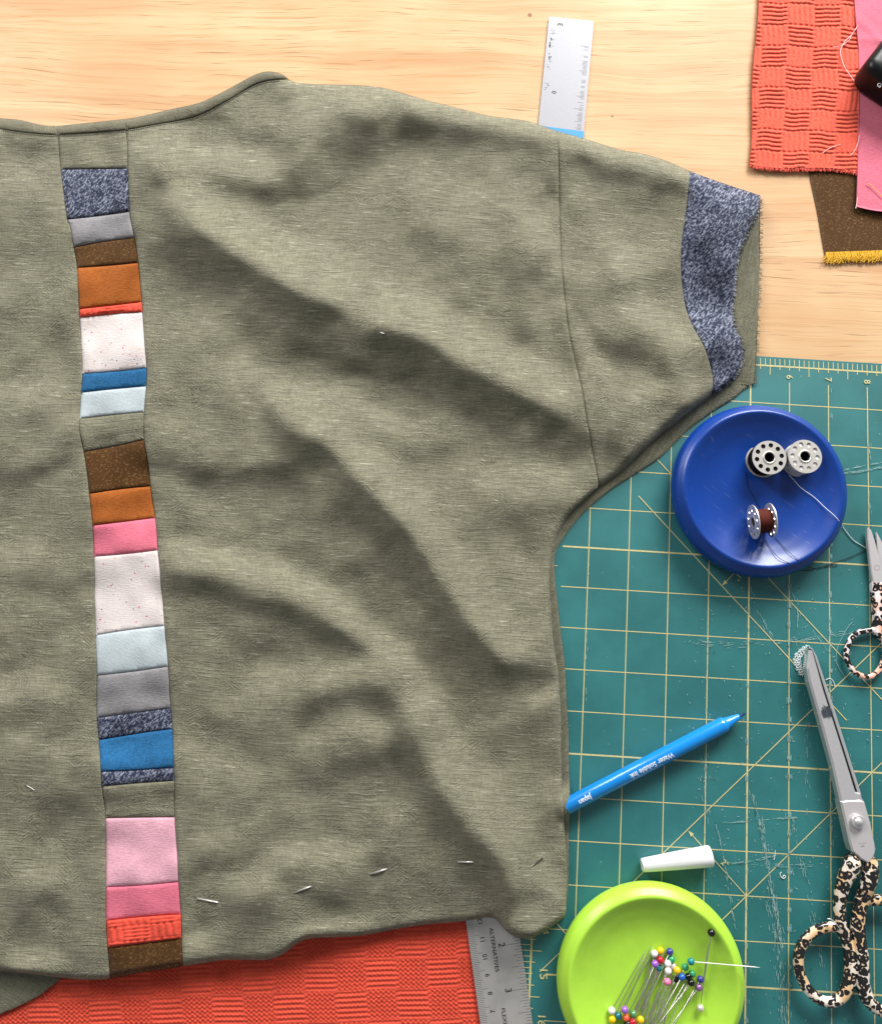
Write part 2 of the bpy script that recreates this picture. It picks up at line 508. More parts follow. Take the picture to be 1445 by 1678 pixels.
for u in range(1, 13): text_obj("printed_numeral", str(u), M(u - .01, .27, .4), (0, -1), .23 * IN, GRIDY, mat_root)
for v in range(10, 18): text_obj("printed_numeral", str(v), M(.30, v - .02, .4), (0, -1), .25 * IN, GRIDY, mat_root, 1.15)
text_obj("printed_numeral", '2"', M(4.48, 12.30, .4), (.75, -.66), .20 * IN, GRIDY, mat_root)
text_obj("printed_numeral", '1"', M(4.72, 5.50, .4), (-.6, -.8), .20 * IN, GRIDY, mat_root)
# scuffs cut by the rotary cutter
sm, sd = MB(), MB()
def scuff(path, n, jit=1.2, L=(1.5, 12), w=(.22, .75), dark=.08):
    p = resample(np.vstack([path, path[::-1][:1]])[:-1], 3.0) if False else catmull(path, 12)
    seg = np.linalg.norm(np.diff(p, axis=0), axis=1); cs = np.r_[0, np.cumsum(seg)]
    gate = rng.random(24)
    for _ in range(n):
        s = rng.random()
        if gate[int(s * 24)] < .25: continue
        s *= cs[-1]
        i = min(np.searchsorted(cs, s), len(p) - 1); i = max(i, 1)
        d = (p[i] - p[i - 1]) / (seg[i - 1] + 1e-9)
        n_ = np.array([-d[1], d[0]])
        c = p[i] + n_ * rng.normal(0, jit)
        dd = d + n_ * rng.normal(0, .07)
        l = rng.uniform(*L) / 2
        a, b = c - dd * l, c + dd * l
        A, B = U(*a, 0), U(*b, 0)
        (sd if rng.random() < dark else sm).add(*ribbon(A, B, rng.uniform(*w) * .00037, .00042 + rng.random() * .0002))
for (a, b, n, j) in (((1226, 940), (1222, 1672), 120, 1.6), ((1293, 930), (1292, 1678), 420, 2.0), ((1362, 620), (1360, 1120), 200, 1.4), ((1360, 1120), (1361, 1420), 160, 1.6), ((1424, 720), (1426, 960), 50, 1.2), ((1159, 1000), (1155, 1440), 70, 1.5), ((965, 830), (960, 1160), 25, .8)):
    scuff(np.array([a, ((a[0] + b[0]) / 2, (a[1] + b[1]) / 2), b]), n, j)
for path, n, j in (
        ([(1241, 1338), (1250, 1385), (1258, 1430), (1266, 1470), (1274, 1515), (1282, 1560)], 150, 1.6),
        ([(1246, 1338), (1255, 1395), (1263, 1450), (1272, 1500), (1279, 1550)], 110, 2.2),
        ([(1296, 1340), (1310, 1400), (1322, 1450), (1330, 1500), (1342, 1560), (1356, 1620)], 90, 2.2),
        ([(1260, 1450), (1268, 1510), (1276, 1560), (1282, 1620), (1286, 1678)], 200, 5),
        ([(1172, 1346), (1180, 1380), (1186, 1410), (1196, 1470), (1202, 1510), (1208, 1524)], 75, .9),
        ([(1178, 1349), (1230, 1345), (1300, 1340)], 60, 1.0),
        ([(1192, 1414), (1222, 1413), (1268, 1402)], 50, 1.2),
        ([(1230, 1415), (1300, 1420), (1345, 1415)], 40, 2.5),
        ([(1376, 776), (1410, 772), (1445, 766)], 60, 1.2),
        ([(1376, 771), (1410, 765), (1445, 758)], 30, 1.0),
        ([(1130, 1052), (1200, 1056), (1300, 1050), (1395, 1036)], 110, 2.5),
        ([(1306, 960), (1307, 1025)], 22, .6), ([(1304, 1050), (1318, 1110), (1330, 1150)], 20, 1.0),
        ([(1290, 960), (1330, 1030), (1380, 1100)], 24, 1.0),
        ([(1150, 1240), (1156, 1330), (1166, 1420)], 26, 3), ([(1320, 1130), (1322, 1230), (1326, 1330)], 34, 3),
        ([(1228, 960), (1240, 1000), (1262, 1040)], 22, 1.4),
        ([(1230, 1290), (1240, 1340)], 30, 1.6)):
    scuff(np.array(path, float), n, j)
for _ in range(420):
    c = np.array([rng.uniform(1120, 1445), rng.uniform(900, 1678)])
    a = rng.uniform(0, math.pi); l = rng.uniform(.4, 2.2)
    d = np.array([math.cos(a), math.sin(a)]) * l
    (sm if rng.random() < .8 else sd).add(*ribbon(U(*(c - d)), U(*(c + d)), rng.uniform(.4, 1.0) * .0004, .00045))
obj("scuff_marks", sm.v, sm.f, plain("scuff_white", lin('#8fb0ab'), .8), mat_root, smooth=False, kind="stuff")
obj("dark_cut_marks", sd.v, sd.f, plain("scuff_dark", lin('#0d3a3a'), .8), mat_root, smooth=False, kind="stuff")

# ------------------------------------------------------------------ shirt outlines (photograph pixels)
seamL = np.array([(89,206),(95,223),(99.6,276),(109.6,356),(114.6,369),(121,405.6),(126,439),(129.6,508.5),(133,560),(135,611.5),(133,643),(130.6,686),(130.5,709),(137,740),(143,780),(147,817),(151.5,860),(154,911),(155,980),(157,1040),(158.6,1103),(158.5,1174.5),(162,1212),(165,1263),(166.6,1289),(173,1340),(173.6,1454),(173.8,1509),(177,1559),(180.5,1604)], float)
seamR = np.array([(202.6,194.6),(207.6,212),(210,276),(212.6,346),(221,389),(226.6,429),(232.6,494),(236.5,556),(240.5,603),(239.6,634.4),(236.2,677),(236.5,720),(243,760),(247,797),(251.6,829),(256.7,866),(258.7,902),(264.4,954),(270,1026),(276,1091.6),(280,1160),(283,1194.6),(285,1257.5),(286,1280),(286.5,1340),(290.7,1398),(293,1445),(296.7,1498),(297.6,1537),(300,1584)], float)
neck_top = np.array([(-60,186),(0,193),(33,196),(66,204),(89,206),(150,200),(202.6,194.6),(232.6,189.6),(282,178),(325.6,168),(365,150),(398.7,131.5),(422,120),(442,116.5),(462,121),(472,128)], float)
neck_seam = np.array([(-60,205),(0,211),(33,216),(76,220),(95,220),(149.5,217),(207.6,212),(249,204.6),(299,196),(332,186),(375.4,163),(408.6,143),(432,133.5),(455,130),(472,129.5)], float)
shoulder = np.array([(472,129),(486,134.5),(510,137),(540,138),(575,138.5),(611,141),(640,146),(662,152.5),(700,164),(739,173.6),(780,184),(803,189.5),(840,194),(864,198),(890,206),(914,214.5),(945,223),(971,231),(1018,245),(1055,252),(1094,264),(1130,280)], float)
sleeve_seam = np.array([(914,214.5),(916,281),(917.6,370),(921,442),(925,485),(932,542),(942.7,592),(953.5,638.6),(961,685),(967.7,717),(973,749),(982,797)], float)
cuff_seam = np.array([(1130,280),(1128.4,309),(1122.8,356),(1117.3,395),(1116,434),(1119,475),(1125.6,511),(1138,539),(1152,564),(1161.6,589),(1168.5,622),(1166,647)], float)
cuff_top = np.array([(1130,280),(1165,293),(1200,305),(1225,313),(1246,320)], float)
cuff_edge = np.array([(1246,320),(1242,345),(1229,373),(1215.6,403),(1207,434),(1203,475),(1199.5,506),(1204,536),(1213,556),(1217,578),(1213,600),(1202,619),(1185,632),(1166,647)], float)
sleeve_under = np.array([(1166,647),(1156,655),(1138,668.6),(1105,694),(1080,714),(1050,742),(1018,772),(982,797)], float)
side_front = np.array([(982,797),(955,821),(931.5,844.7),(916.6,868.5),(906,895),(901.7,922),(900,958),(903,1002.6),(906,1047),(913,1092),(917,1136),(919,1180),(919.5,1239.5),(922,1303),(925,1356),(928,1400),(929,1440),(928,1480),(927,1497),(921,1507),(894,1527)], float)
hem_R = np.array([(894,1527),(868,1539),(845,1536),(827,1524),(816,1510),(801,1504),(760,1510),(676,1518.6),(598,1533),(560,1536),(507.6,1539),(487,1547.6),(462.6,1565),(438,1573.6),(400,1574),(369,1573.6),(334.6,1578.7),(300,1584)], float)
hem_L = np.array([(180.5,1604),(165,1606),(130,1606),(100,1603),(50,1597),(0,1592),(-60,1586)], float)
hem_mid = np.array([(300,1584),(240,1593),(180.5,1604)], float)
cm = lambda p, n=5: catmull(p, n)
seamL, seamR = cm(seamL), cm(seamR)
neck_top, neck_seam, shoulder, sleeve_seam, cuff_seam, cuff_edge, sleeve_under, side_front, hem_R, hem_L = [cm(x) for x in (neck_top, neck_seam, shoulder, sleeve_seam, cuff_seam, cuff_edge, sleeve_under, side_front, hem_R, hem_L)]

# ------------------------------------------------------------------ folds: a slope field integrated into a real height field
# each stroke: points, width px, how far the cloth there turns to (+) or from (-) the window
STROKES = [
 # main fold below the shoulder
 ([(268,300),(300,350),(361,411),(400,443),(450,474),(504,502),(560,508)], 26, -1.0),
 ([(275,395),(330,455),(400,500),(470,545)], 38, -.55),
 ([(626,543),(649,560),(700,585),(721,599),(775,628),(846,660),(905,690),(945,722)], 25, -1.0),
 ([(690,610),(760,650),(830,690)], 28, -.5),
 ([(500,575),(540,592),(600,612),(645,632)], 22, -.6),
 ([(300,322),(345,358),(400,388),(486,440),(558,475),(629,504),(697,524),(775,563),(846,603),(905,635)], 24, 1.0),
 ([(380,340),(480,390),(580,430),(660,470)], 34, .35),
 ([(480,640),(560,650),(620,668),(660,690)], 30, .55),
 ([(400,600),(440,640)], 26, .3),
 # shoulder hollow
 ([(350,298),(440,310)], 26, -.45), ([(470,318),(540,275),(600,240),(660,215)], 56, -.62),
 ([(590,205),(650,200),(690,210)], 20, -.35),
 ([(665,210),(740,218),(810,226),(870,236)], 20, -.55),
 ([(300,236),(345,250),(429,276)], 22, .7),
 ([(255,240),(300,262)], 24, .55),
 ([(400,170),(440,185),(520,200)], 20, .15),
 ([(495,165),(560,160),(620,168)], 16, .35),
 ([(440,225),(480,235)], 16, -.15),
 ([(472,152),(500,156)], 10, -.35),
 ([(700,300),(800,330)], 50, .12),
 ([(882,360),(885,395)], 18, .7),
 ([(903,300),(904,320)], 14, -.5), ([(906,365),(910,372)], 9, -.6),
 ([(857,480),(852,520),(846,570)], 20, -.45), ([(890,540),(900,600)], 14, .2),
 ([(895,450),(905,470)], 14, -.25),
 # sleeve
 ([(960,262),(1000,282),(1060,296),(1110,310)], 24, -.7), ([(1000,335),(1060,345),(1095,360)], 30, -.45),
 ([(1018,430),(1030,440)], 18, .5), ([(1050,512),(1085,530),(1120,552)], 18, .85), ([(980,470),(1000,485)], 16, -.25),
 ([(990,560),(1020,572),(1060,592),(1100,610)], 22, -.6), ([(945,505),(960,510)], 10, -.35),
 ([(1010,395),(1060,410)], 20, .25), ([(1110,600),(1135,630)], 16, .2), ([(990,620),(1040,650)], 26, .25),
 ([(1080,660),(1120,670)], 14, -.3), ([(960,560),(975,600)], 12, .3), ([(985,690),(1010,740)], 18, -.3),
 # cuff
 ([(1150,400),(1170,440),(1165,490)], 26, -.55), ([(1150,510),(1180,530)], 16, .8), ([(1180,580),(1195,600)], 14, -.3),
 ([(1180,315),(1220,330)], 14, .4),
 # second long fold
 ([(262,757),(310,772),(366,782),(420,778),(474,772)], 24, -.8),
 ([(455,700),(500,725),(545,760),(580,800),(615,845),(647,876),(690,926),(723,982),(759,1038),(788,1066)], 30, -.95),
 ([(420,650),(440,672)], 16, -.5),
 ([(600,721),(640,733),(672,742)], 16, -.5),
 ([(492,672),(546,707),(600,754),(645,800),(690,848),(744,934),(788,990),(833,1056)], 24, .85),
 ([(660,770),(740,840),(820,930),(860,1000)], 40, .28),
 ([(800,790),(860,800),(900,790)], 26, .3), ([(800,880),(820,940)], 24, -.25), ([(870,830),(890,845)], 12, -.35), ([(860,720),(900,730),(940,760)], 20, -.25), ([(830,770),(880,765)], 22, .2),
 ([(820,1090),(860,1105),(905,1110)], 22, -.75), ([(905,1135),(880,1150)], 14, .35),
 # third fold
 ([(272,955),(310,960),(348,964),(413,991),(474,1005),(539,1041),(588,1060)], 20, -.85),
 ([(330,1000),(400,1040),(480,1070)], 30, -.3),
 ([(294,1020),(294,1065)], 14, -.35),
 ([(300,905),(348,915),(430,935),(510,966),(564,1005),(618,1049),(672,1092),(700,1140)], 18, .8),
 ([(440,1110),(540,1100),(620,1110)], 24, .35),
 # arch near the hem
 ([(500,1175),(539,1145),(582,1128),(636,1153),(661,1193),(664,1236)], 24, -.6),
 ([(560,1252),(600,1252),(645,1240)], 26, -.4),
 ([(664,1236),(678,1270),(705,1303),(734,1341),(763,1370),(792,1400),(813,1434),(824,1490)], 24, -.85),
 ([(590,1190),(620,1195)], 18, .4), ([(540,1195),(500,1220)], 18, .15),
 ([(700,1160),(740,1250),(793,1330),(836,1376),(860,1420)], 28, .65), ([(820,1280),(850,1340)], 34, .4),
 ([(900,1345),(895,1375),(885,1410)], 18, -.5), ([(868,1360),(866,1440)], 8, .3),
 ([(676,1434),(720,1432),(763,1428)], 24, -.5), ([(611,1405),(622,1415)], 14, -.6), ([(560,1470),(640,1470),(740,1470)], 28, -.4),
 ([(470,1440),(508,1470),(542,1480)], 20, -.5), ([(317,1440),(335,1420)], 18, -.6), ([(456,1505),(420,1500),(380,1500)], 20, -.3),
 ([(404,1450),(430,1440)], 18, .65), ([(449,1400),(500,1395),(580,1400)], 20, .4), ([(320,1350),(400,1340),(480,1330)], 40, .15),
 ([(310,1548),(330,1545)], 14, .4), ([(480,1530),(520,1520),(600,1512)], 10, .3), ([(860,1500),(880,1510)], 20, .35), ([(900,1450),(915,1470)], 14, .3),
 ([(345,1180),(400,1200)], 24, -.2), ([(320,1240),(380,1260)], 24, .2), ([(370,860),(440,870)], 26, .12),
 # left panel
 ([(10,226),(40,240),(80,236)], 14, -.45), ([(30,280),(70,300)], 24, .25), ([(20,400),(80,420)], 30, -.25), ([(95,529),(108,577)], 18, -.4), ([(74,689),(60,680)], 16, -.3), ([(117,723),(105,750),(60,772),(0,780)], 18, -.5),
 ([(97,649),(60,640),(0,650)], 20, .3), ([(130,690),(100,690)], 14, .2), ([(123,954),(90,970),(40,960)], 20, -.35), ([(60,900),(0,905)], 26, .2), ([(109,1137),(60,1120),(0,1130)], 22, .35), ([(109,1200),(60,1190),(0,1180)], 18, -.35),
 ([(64,1313),(125,1315),(152,1371)], 18, -.45), ([(97,1490),(55,1473),(28,1510)], 22, -.4), ([(42,1437),(100,1430)], 18, .4), ([(28,1573),(90,1575)], 16, .45), ([(30,1385),(90,1395)], 18, .2),
 # strip
 ([(120,395),(222,385)], 12, -.35), ([(150,250),(165,262)], 12, .3), ([(135,725),(235,705)], 12, -.45), ([(150,560),(220,550)], 20, .3), ([(175,1310),(280,1300)], 12, -.4), ([(160,1140),(270,1125)], 16, -.3), ([(165,1235),(280,1225)], 16, .25), ([(180,1420),(285,1400)], 22, .25), ([(150,830),(250,815)], 18, -.2),
]
GX0, GY0, GS = -220, -120, 5.0
GW, GH = 344, 408
gx, gy = np.meshgrid(GX0 + GS * np.arange(GW), GY0 + GS * np.arange(GH))
gp = np.c_[gx.ravel(), gy.ravel()]
D = np.zeros(len(gp))
for pts, w, a in STROKES:
    p = catmull(np.array(pts, float), 3)
    lo_, hi_ = p.min(0) - 3 * w, p.max(0) + 3 * w
    k = np.where((gp[:, 0] > lo_[0]) & (gp[:, 0] < hi_[0]) & (gp[:, 1] > lo_[1]) & (gp[:, 1] < hi_[1]))[0]
    d = dist_poly(gp[k], p)
    ws = w * (.95 if a < 0 else 1.2)
    # the turn of the cloth is sharper on the window side and fades slowly on the other
    D[k] += (.74 * a if a < 0 else 1.9 * a) * np.exp(-(d / ws) ** 2)
nz_ = rng.normal(size=(GH, GW))
kk_ = np.hypot(np.fft.fftfreq(GW, GS)[None, :], np.fft.fftfreq(GH, GS)[:, None])
nz_ = np.real(np.fft.ifft2(np.fft.fft2(nz_) * np.exp(-(kk_ * 110) ** 2)))
nz2 = np.real(np.fft.ifft2(np.fft.fft2(rng.normal(size=(GH, GW))) * np.exp(-(kk_ * 45) ** 2)))
D = D.reshape(GH, GW) + .09 * nz_ / nz_.std() + .09 * nz2 / nz2.std()
D = np.tanh(D * .9)
LDIR = np.array([.30, -.95])            # towards the window in the picture plane
kx = 2 * np.pi * np.fft.fftfreq(GW, GS)[None, :]
ky = 2 * np.pi * np.fft.fftfreq(GH, GS)[:, None]
lk = LDIR[0] * kx + LDIR[1] * ky
Hh = np.conj(-1j * lk) * np.fft.fft2(D) / (lk ** 2 + .10 * (kx ** 2 + ky ** 2) + (2 * np.pi / 520) ** 2)
FOLD = np.real(np.fft.ifft2(Hh))
FOLD_K = 1.25 / 2.6                      # slope scale, px -> mm
FOLD = FOLD * FOLD_K
def fold_at(P):
    fx = np.clip((P[:, 0] - GX0) / GS, 0, GW - 1.01); fy = np.clip((P[:, 1] - GY0) / GS, 0, GH - 1.01)
    i, j = fx.astype(int), fy.astype(int); a, b = fx - i, fy - j
    return FOLD[j, i] * (1 - a) * (1 - b) + FOLD[j, i + 1] * a * (1 - b) + FOLD[j + 1, i] * (1 - a) * b + FOLD[j + 1, i + 1] * a * b
# silhouette edges: polyline, height at the very edge (mm), width over which it rolls down, skirt bottom (mm) or None
EDGES = [(np.vstack([shoulder, cuff_top[1:]]), .2, 30, -2.45), (neck_top, 1.2, 9, -2.45), (np.vstack([hem_R, hem_mid[1:], hem_L[1:]]), 2.4, 9, .4),
         (cuff_edge, 3.6, 4, 2.4), (sleeve_under, 2.2, 16, .3), (side_front, 2.6, 7, 1.2)]
def lift(P):
    return 10.6 * np.exp(-(((P[:, 0] - 925) / 26) ** 2 + ((P[:, 1] - 1322) / 34) ** 2))
def shirt_h(P):
    h = 10.0 + fold_at(P)
    h = np.maximum(h, 3.0 + .25 * np.minimum(h - 3.0, 0).clip(-6))
    out = h.copy()
    for poly, e, w, sk in EDGES:
        d = dist_poly(P, poly)
        t = np.clip(d / w, 0, 1)
        env = np.sqrt(np.clip(1 - (1 - t) ** 2, 0, 1))
        out = np.minimum(out, e + (h - e) * env)
    return np.maximum(out, lift(P))

def piece(name, outline, hfun, mat, parent, step=6.0, groove=1.1, rot=0.0, extra=None, label=None, puff=0.0, skirt=True, edges=EDGES, dens=4.0):
    outline = np.asarray(outline, float)
    keep = np.r_[True, np.linalg.norm(np.diff(outline, axis=0), axis=1) > .3]
    outline = outline[keep]
    if np.linalg.norm(outline[0] - outline[-1]) < .3: outline = outline[:-1]
    ring = resample(outline, dens)
    x, y = ring[:, 0], ring[:, 1]
    if np.sum(x * np.roll(y, -1) - np.roll(x, -1) * y) < 0: ring = ring[::-1].copy()   # +area in y-down px
    t = np.roll(ring, -1, 0) - np.roll(ring, 1, 0)
    t /= np.linalg.norm(t, axis=1)[:, None] + 1e-9
    nin = np.c_[-t[:, 1], t[:, 0]]
    pts = []
    for d in (.95, 2.4):
        q = ring + nin * d
        ok = inside(q, ring) & (dist_poly(q, ring, True) > d * .86)
        pts.append(q[ok])
    lo_, hi_ = ring.min(0), ring.max(0)
    g = np.stack(np.meshgrid(np.arange(lo_[0] + step / 2, hi_[0], step), np.arange(lo_[1] + step / 2, hi_[1], step)), -1).reshape(-1, 2)
    g[:, 0] += (np.round((g[:, 1] - lo_[1]) / step) % 2) * step * .5
    g = g[inside(g, ring)]
    g = g[dist_poly(g, outline, True) > 2.4 + step * .45]
    v, f = triangulate(ring, np.vstack(pts + [g]))
    dd = dist_poly(v, outline, True)
    h = hfun(v) - groove * np.exp(-(dd / .95) ** 2)
    if puff: h = h + puff * (1 - np.exp(-dd / 5.0)) - puff * .5
    if extra is not None: h = h + extra(v) * np.clip(dd / 3.0, 0, 1)
    W = U(v[:, 0], v[:, 1], h)
    F = [tuple(q[::-1]) for q in f.tolist()]
    flat = U(v[:, 0], v[:, 1], 0) / MM
    uvx = flat[:, 0] * math.cos(rot) + flat[:, 1] * math.sin(rot)
    uvy = -flat[:, 0] * math.sin(rot) + flat[:, 1] * math.cos(rot)
    uv = np.c_[uvx, uvy]
    if skirt:
        n = len(ring)
        hb = hfun(ring) - groove
        bot = hb - 1.2
        for poly, e, w, sk in (edges or []):
            if sk is None: continue
            k = dist_poly(ring, poly) < 1.5
            bot[k] = np.minimum(bot[k], np.maximum(sk, -2.45))
        low = U(ring[:, 0] + nin[:, 0] * .6, ring[:, 1] + nin[:, 1] * .6, bot)
        # boundary vertices come first in the triangulation
        b0 = len(W)
        W = np.vstack([W, low])
        uv = np.vstack([uv, uv[:n] + [.8, .8]])
        F += [(i, b0 + i, b0 + (i + 1) % n, (i + 1) % n) for i in range(n)]
    return obj(name, W, F, mat, parent, True, uv, label=label)

def cut(poly, y0=None, y1=None):
    return poly[(poly[:, 1] >= y0) & (poly[:, 1] <= y1)]
def at_y(poly, y):
    i = np.argmin(np.abs(poly[:, 1] - y))
    a, b = (poly[max(i - 1, 0)], poly[min(i + 1, len(poly) - 1)])
    t = (y - a[1]) / (b[1] - a[1] + 1e-9)
    return a + (b - a) * t
def part_x(poly, x0, x1):
    p = poly[(poly[:, 0] > x0 + .3) & (poly[:, 0] < x1 - .3)]
    fy = lambda x: np.interp(x, poly[:, 0], poly[:, 1])
    return np.vstack([[(x0, fy(x0))], p, [(x1, fy(x1))]])

shirt = empty("shirt", U(560, 840, -2.5), "olive green linen boxy top with a multicoloured patchwork strip laid flat", "shirt")
nlx = 95.0; nrx = 207.6
tiltL, tiltR = math.radians(1.5), math.radians(1.0)
# left body panel
Lp = np.vstack([part_x(neck_seam, -60, nlx), cut(seamL, 222, 1603.5), hem_L])
piece("body_panel", Lp, shirt_h, OLIVE, shirt, 6.0, rot=tiltL, label="body panel on the left of the patchwork strip")
# right body panel
Rp = np.vstack([part_x(neck_seam, nrx, 472)[:], shoulder[(shoulder[:, 0] > 473) & (shoulder[:, 0] < 913.5)], sleeve_seam, side_front[1:], hem_R[1:], cut(seamR, 214, 1583)[::-1]])
piece("body_panel", Rp, shirt_h, OLIVE, shirt, 5.5, rot=tiltR, label="wide body panel on the right of the patchwork strip")
# neck binding in three lengths
def bind(x0t, x1t, x0b, x1b, lab):
    top = part_x(neck_top, x0t, x1t); bot = part_x(neck_seam, x0b, x1b)[::-1]
    piece("neck_binding", np.vstack([top, bot]), shirt_h, OLIVE3, shirt, 5.0, groove=.9, rot=math.radians(14), label=lab)
bind(-60, 89, -60, nlx, "left length of neck binding"); bind(89, 202.6, nlx, nrx, "short middle length of neck binding"); bind(202.6, 472, nrx, 472, "long right length of neck binding")
# sleeve, cuff
Sp = np.vstack([shoulder[shoulder[:, 0] >= 914.0], cuff_seam[1:], sleeve_under[1:], sleeve_seam[::-1][1:]])
piece("sleeve", Sp, shirt_h, OLIVE, shirt, 5.5, rot=math.radians(-4))
Cp = np.vstack([cuff_top, cuff_edge[1:], cuff_seam[::-1][1:]])
piece("sleeve_cuff", Cp, shirt_h, DENIM, shirt, 4.0, rot=math.radians(5), groove=.7, label="indigo denim cuff band")
# lower layers seen past the edges
low_h = lambda z, amp=.5: (lambda P: z + amp * np.sin(P[:, 0] * .05 + P[:, 1] * .031))
Ln = np.array([(1215,318),(1245,326),(1245,370),(1244.6,434),(1242,517),(1239,586),(1236.5,626),(1229,629),(1193,629.5),(1168,640),(1160,600),(1150,540),(1150,440),(1170,380)], float)
piece("sleeve_lining", Ln, low_h(1.6, .5), OLIVE2, shirt, 6, groove=.4, rot=math.radians(80), label="raw edged inner layer of the sleeve opening", edges=[])
Bs = np.array([(1232,628.5),(1215,642),(1201,653.5),(1168,674),(1130.5,701.5),(1105,726.7),(1080,750.7),(1040,777),(1000,803),(964,833),(937,862.6),(910.6,904),(909,937),(913.6,987.7),(919.6,1041),(925.5,1092),(928.5,1150),(931.5,1200),(932,1245),(933.5,1303.5),(932.5,1361.6),(931.8,1410),(931,1449),(928.3,1485),(900,1490),(880,1300),(885,1000),(890,900),(920,800),(1000,740),(1100,650),(1180,622)], float)
Bs = np.vstack([cm(Bs[:24], 4), Bs[24:]])
def back_h(P):
    d = dist_poly(P, Bs, True)
    b = .6 + .9 * np.sqrt(np.clip(1 - (1 - np.clip(d / 6, 0, 1)) ** 2, 0, 1))
    return np.maximum(b, lift(P) - 1.2)
piece("back_panel", Bs, back_h, OLIVE2, shirt, 5, groove=.2, rot=math.radians(60), label="back layer showing as a narrow edge beside the side seam", edges=[])
Bl = np.array([(-60,1560),(60,1570),(110,1592),(96,1608),(80,1620),(66,1631),(50,1640),(25,1652),(0,1662),(-60,1684)], float)
piece("back_panel", Bl, low_h(1.5, .3), OLIVE2, shirt, 6, groove=.5, rot=math.radians(-25), label="darker back layer showing below the left hem", edges=[])
# patchwork strip
CELL = (21.0, 17.0)
def cord(P, cx, cy, ox, oy, ang, ribs=5, amp=.55):
    c, s = math.cos(ang), math.sin(ang)
    a = ((P[:, 0] - ox) * c + (P[:, 1] - oy) * s) / cx
    b = (-(P[:, 0] - ox) * s + (P[:, 1] - oy) * c) / cy
    ia, ib = np.floor(a), np.floor(b)
    fa, fb = a - ia, b - ib
    par = (ia + ib) % 2 == 0
    ph = np.where(par, fb, fa)
    en = np.where(par, fa, fb)
    rib = np.abs(np.sin(np.pi * ribs * ph)) ** .7
    wall = np.clip(np.minimum(en, 1 - en) / .06, 0, 1)
    return amp * (rib * (.35 + .65 * wall))
patches = [("olive", OLIVE, 277, 275.5), ("denim", DENIM, 359, 346), ("grey", GREY, 404.5, 389), ("brown", BROWN, 438.5, 430), ("rust", RUST, 506, 494.5), ("coral", CORAL2, 520, 511), ("speck", SPECK, 612, 602.5), ("blue", BLUE, 643, 632.5), ("paleblue", PALEBLUE, 686, 675), ("olive", OLIVE, 740, 720), ("brown", BROWN, 809, 796.5), ("rust", RUST, 861, 848.5), ("pink", PINK, 912, 901.5), ("speck", SPECK, 1041, 1025.5), ("paleblue", PALEBLUE, 1107, 1092), ("grey", GREY, 1176, 1160.5), ("denim", DENIM, 1213, 1194.5), ("blue", BLUE, 1265, 1257.5), ("denim", DENIM, 1289, 1279.5), ("olive", OLIVE, 1341, 1339.5), ("palepink", PALEPINK, 1454, 1445.5), ("pink", PINK, 1509, 1498.5), ("coral", CORAL2, 1553.5, 1538), ("brown", BROWN, 1604, 1584)]
plab = ["plain olive patch under the neckline", "large indigo denim patch at the top", "upper grey patch", "narrow brown patch", "upper rust patch", "thin coral corded patch", "upper white patch with coloured flecks", "thin bright blue patch", "upper pale blue patch", "olive patch in the middle", "tall brown patch", "lower rust patch", "upper pink patch", "tall white patch with coloured flecks", "lower pale blue twill patch", "lower grey creased patch", "middle denim patch", "taller blue patch", "thin denim patch", "lower olive patch", "pale pink slubby patch", "lower pink patch", "coral corded patch near the hem", "brown patch at the hem"]
def bl(P, Q, k):   # patch boundary, slightly bowed
    t = np.linspace(0, 1, 9)[:, None]
    c = P + (Q - P) * t
    c[:, 1] += math.sin(k * 2.3) * 1.3 * np.sin(np.pi * t[:, 0])
    return c
prev = part_x(neck_seam, nlx, nrx)
pl, pr = 221.0, 213.0
for i, (nm, mt, yl, yr) in enumerate(patches):
    A, B = at_y(seamL, yl), at_y(seamR, yr)
    cur = bl(A, B, i) if i < len(patches) - 1 else hem_mid[::-1]
    if i == len(patches) - 1:
        cur = np.vstack([[seamL[-1]], hem_mid[1:2], [seamR[-1]]])
    o_ = np.vstack([prev, cut(seamR, pr + 2, yr - 2), cur[::-1], cut(seamL, pl + 2, yl - 2)[::-1]])
    ex = None
    st_ = 4.5
    if nm == "coral":
        st_ = 2.0
        ex = (lambda P: cord(P, 46, 30, 158, 489, -.09, 5, 1.3)) if i < 10 else (lambda P: cord(P, 46, 24, 152, 1500, -.10, 4, 1.4))
    hp = lambda P: shirt_h(P) - .25
    piece("patch", o_, hp, mt, shirt, st_, groove=1.1, rot=math.radians(8 + 3 * math.sin(i * 1.7)), extra=ex, label=plab[i], puff=.45)
    prev, pl, pr = cur, yl, yr
# top stitching along the neck binding
st = MB()
p = resample(np.vstack([neck_seam, neck_seam[-1:]])[:-1], 1.0)
cs = np.r_[0, np.cumsum(np.linalg.norm(np.diff(neck_seam, axis=0), axis=1))]
for s in np.arange(65, cs[-1] - 15, 3.6):
    q = np.array([[np.interp(s + a, cs, neck_seam[:, 0]), np.interp(s + a, cs, neck_seam[:, 1]) + 1.8] for a in (0, 2.1)])
    h = shirt_h(q) + .12
    st.add(*tube(U(q[:, 0], q[:, 1], h), .00032, 4))
obj("top_stitching", st.v, st.f, plain("stitch_thread", lin('#2c2a20'), .8), shirt, kind="stuff")
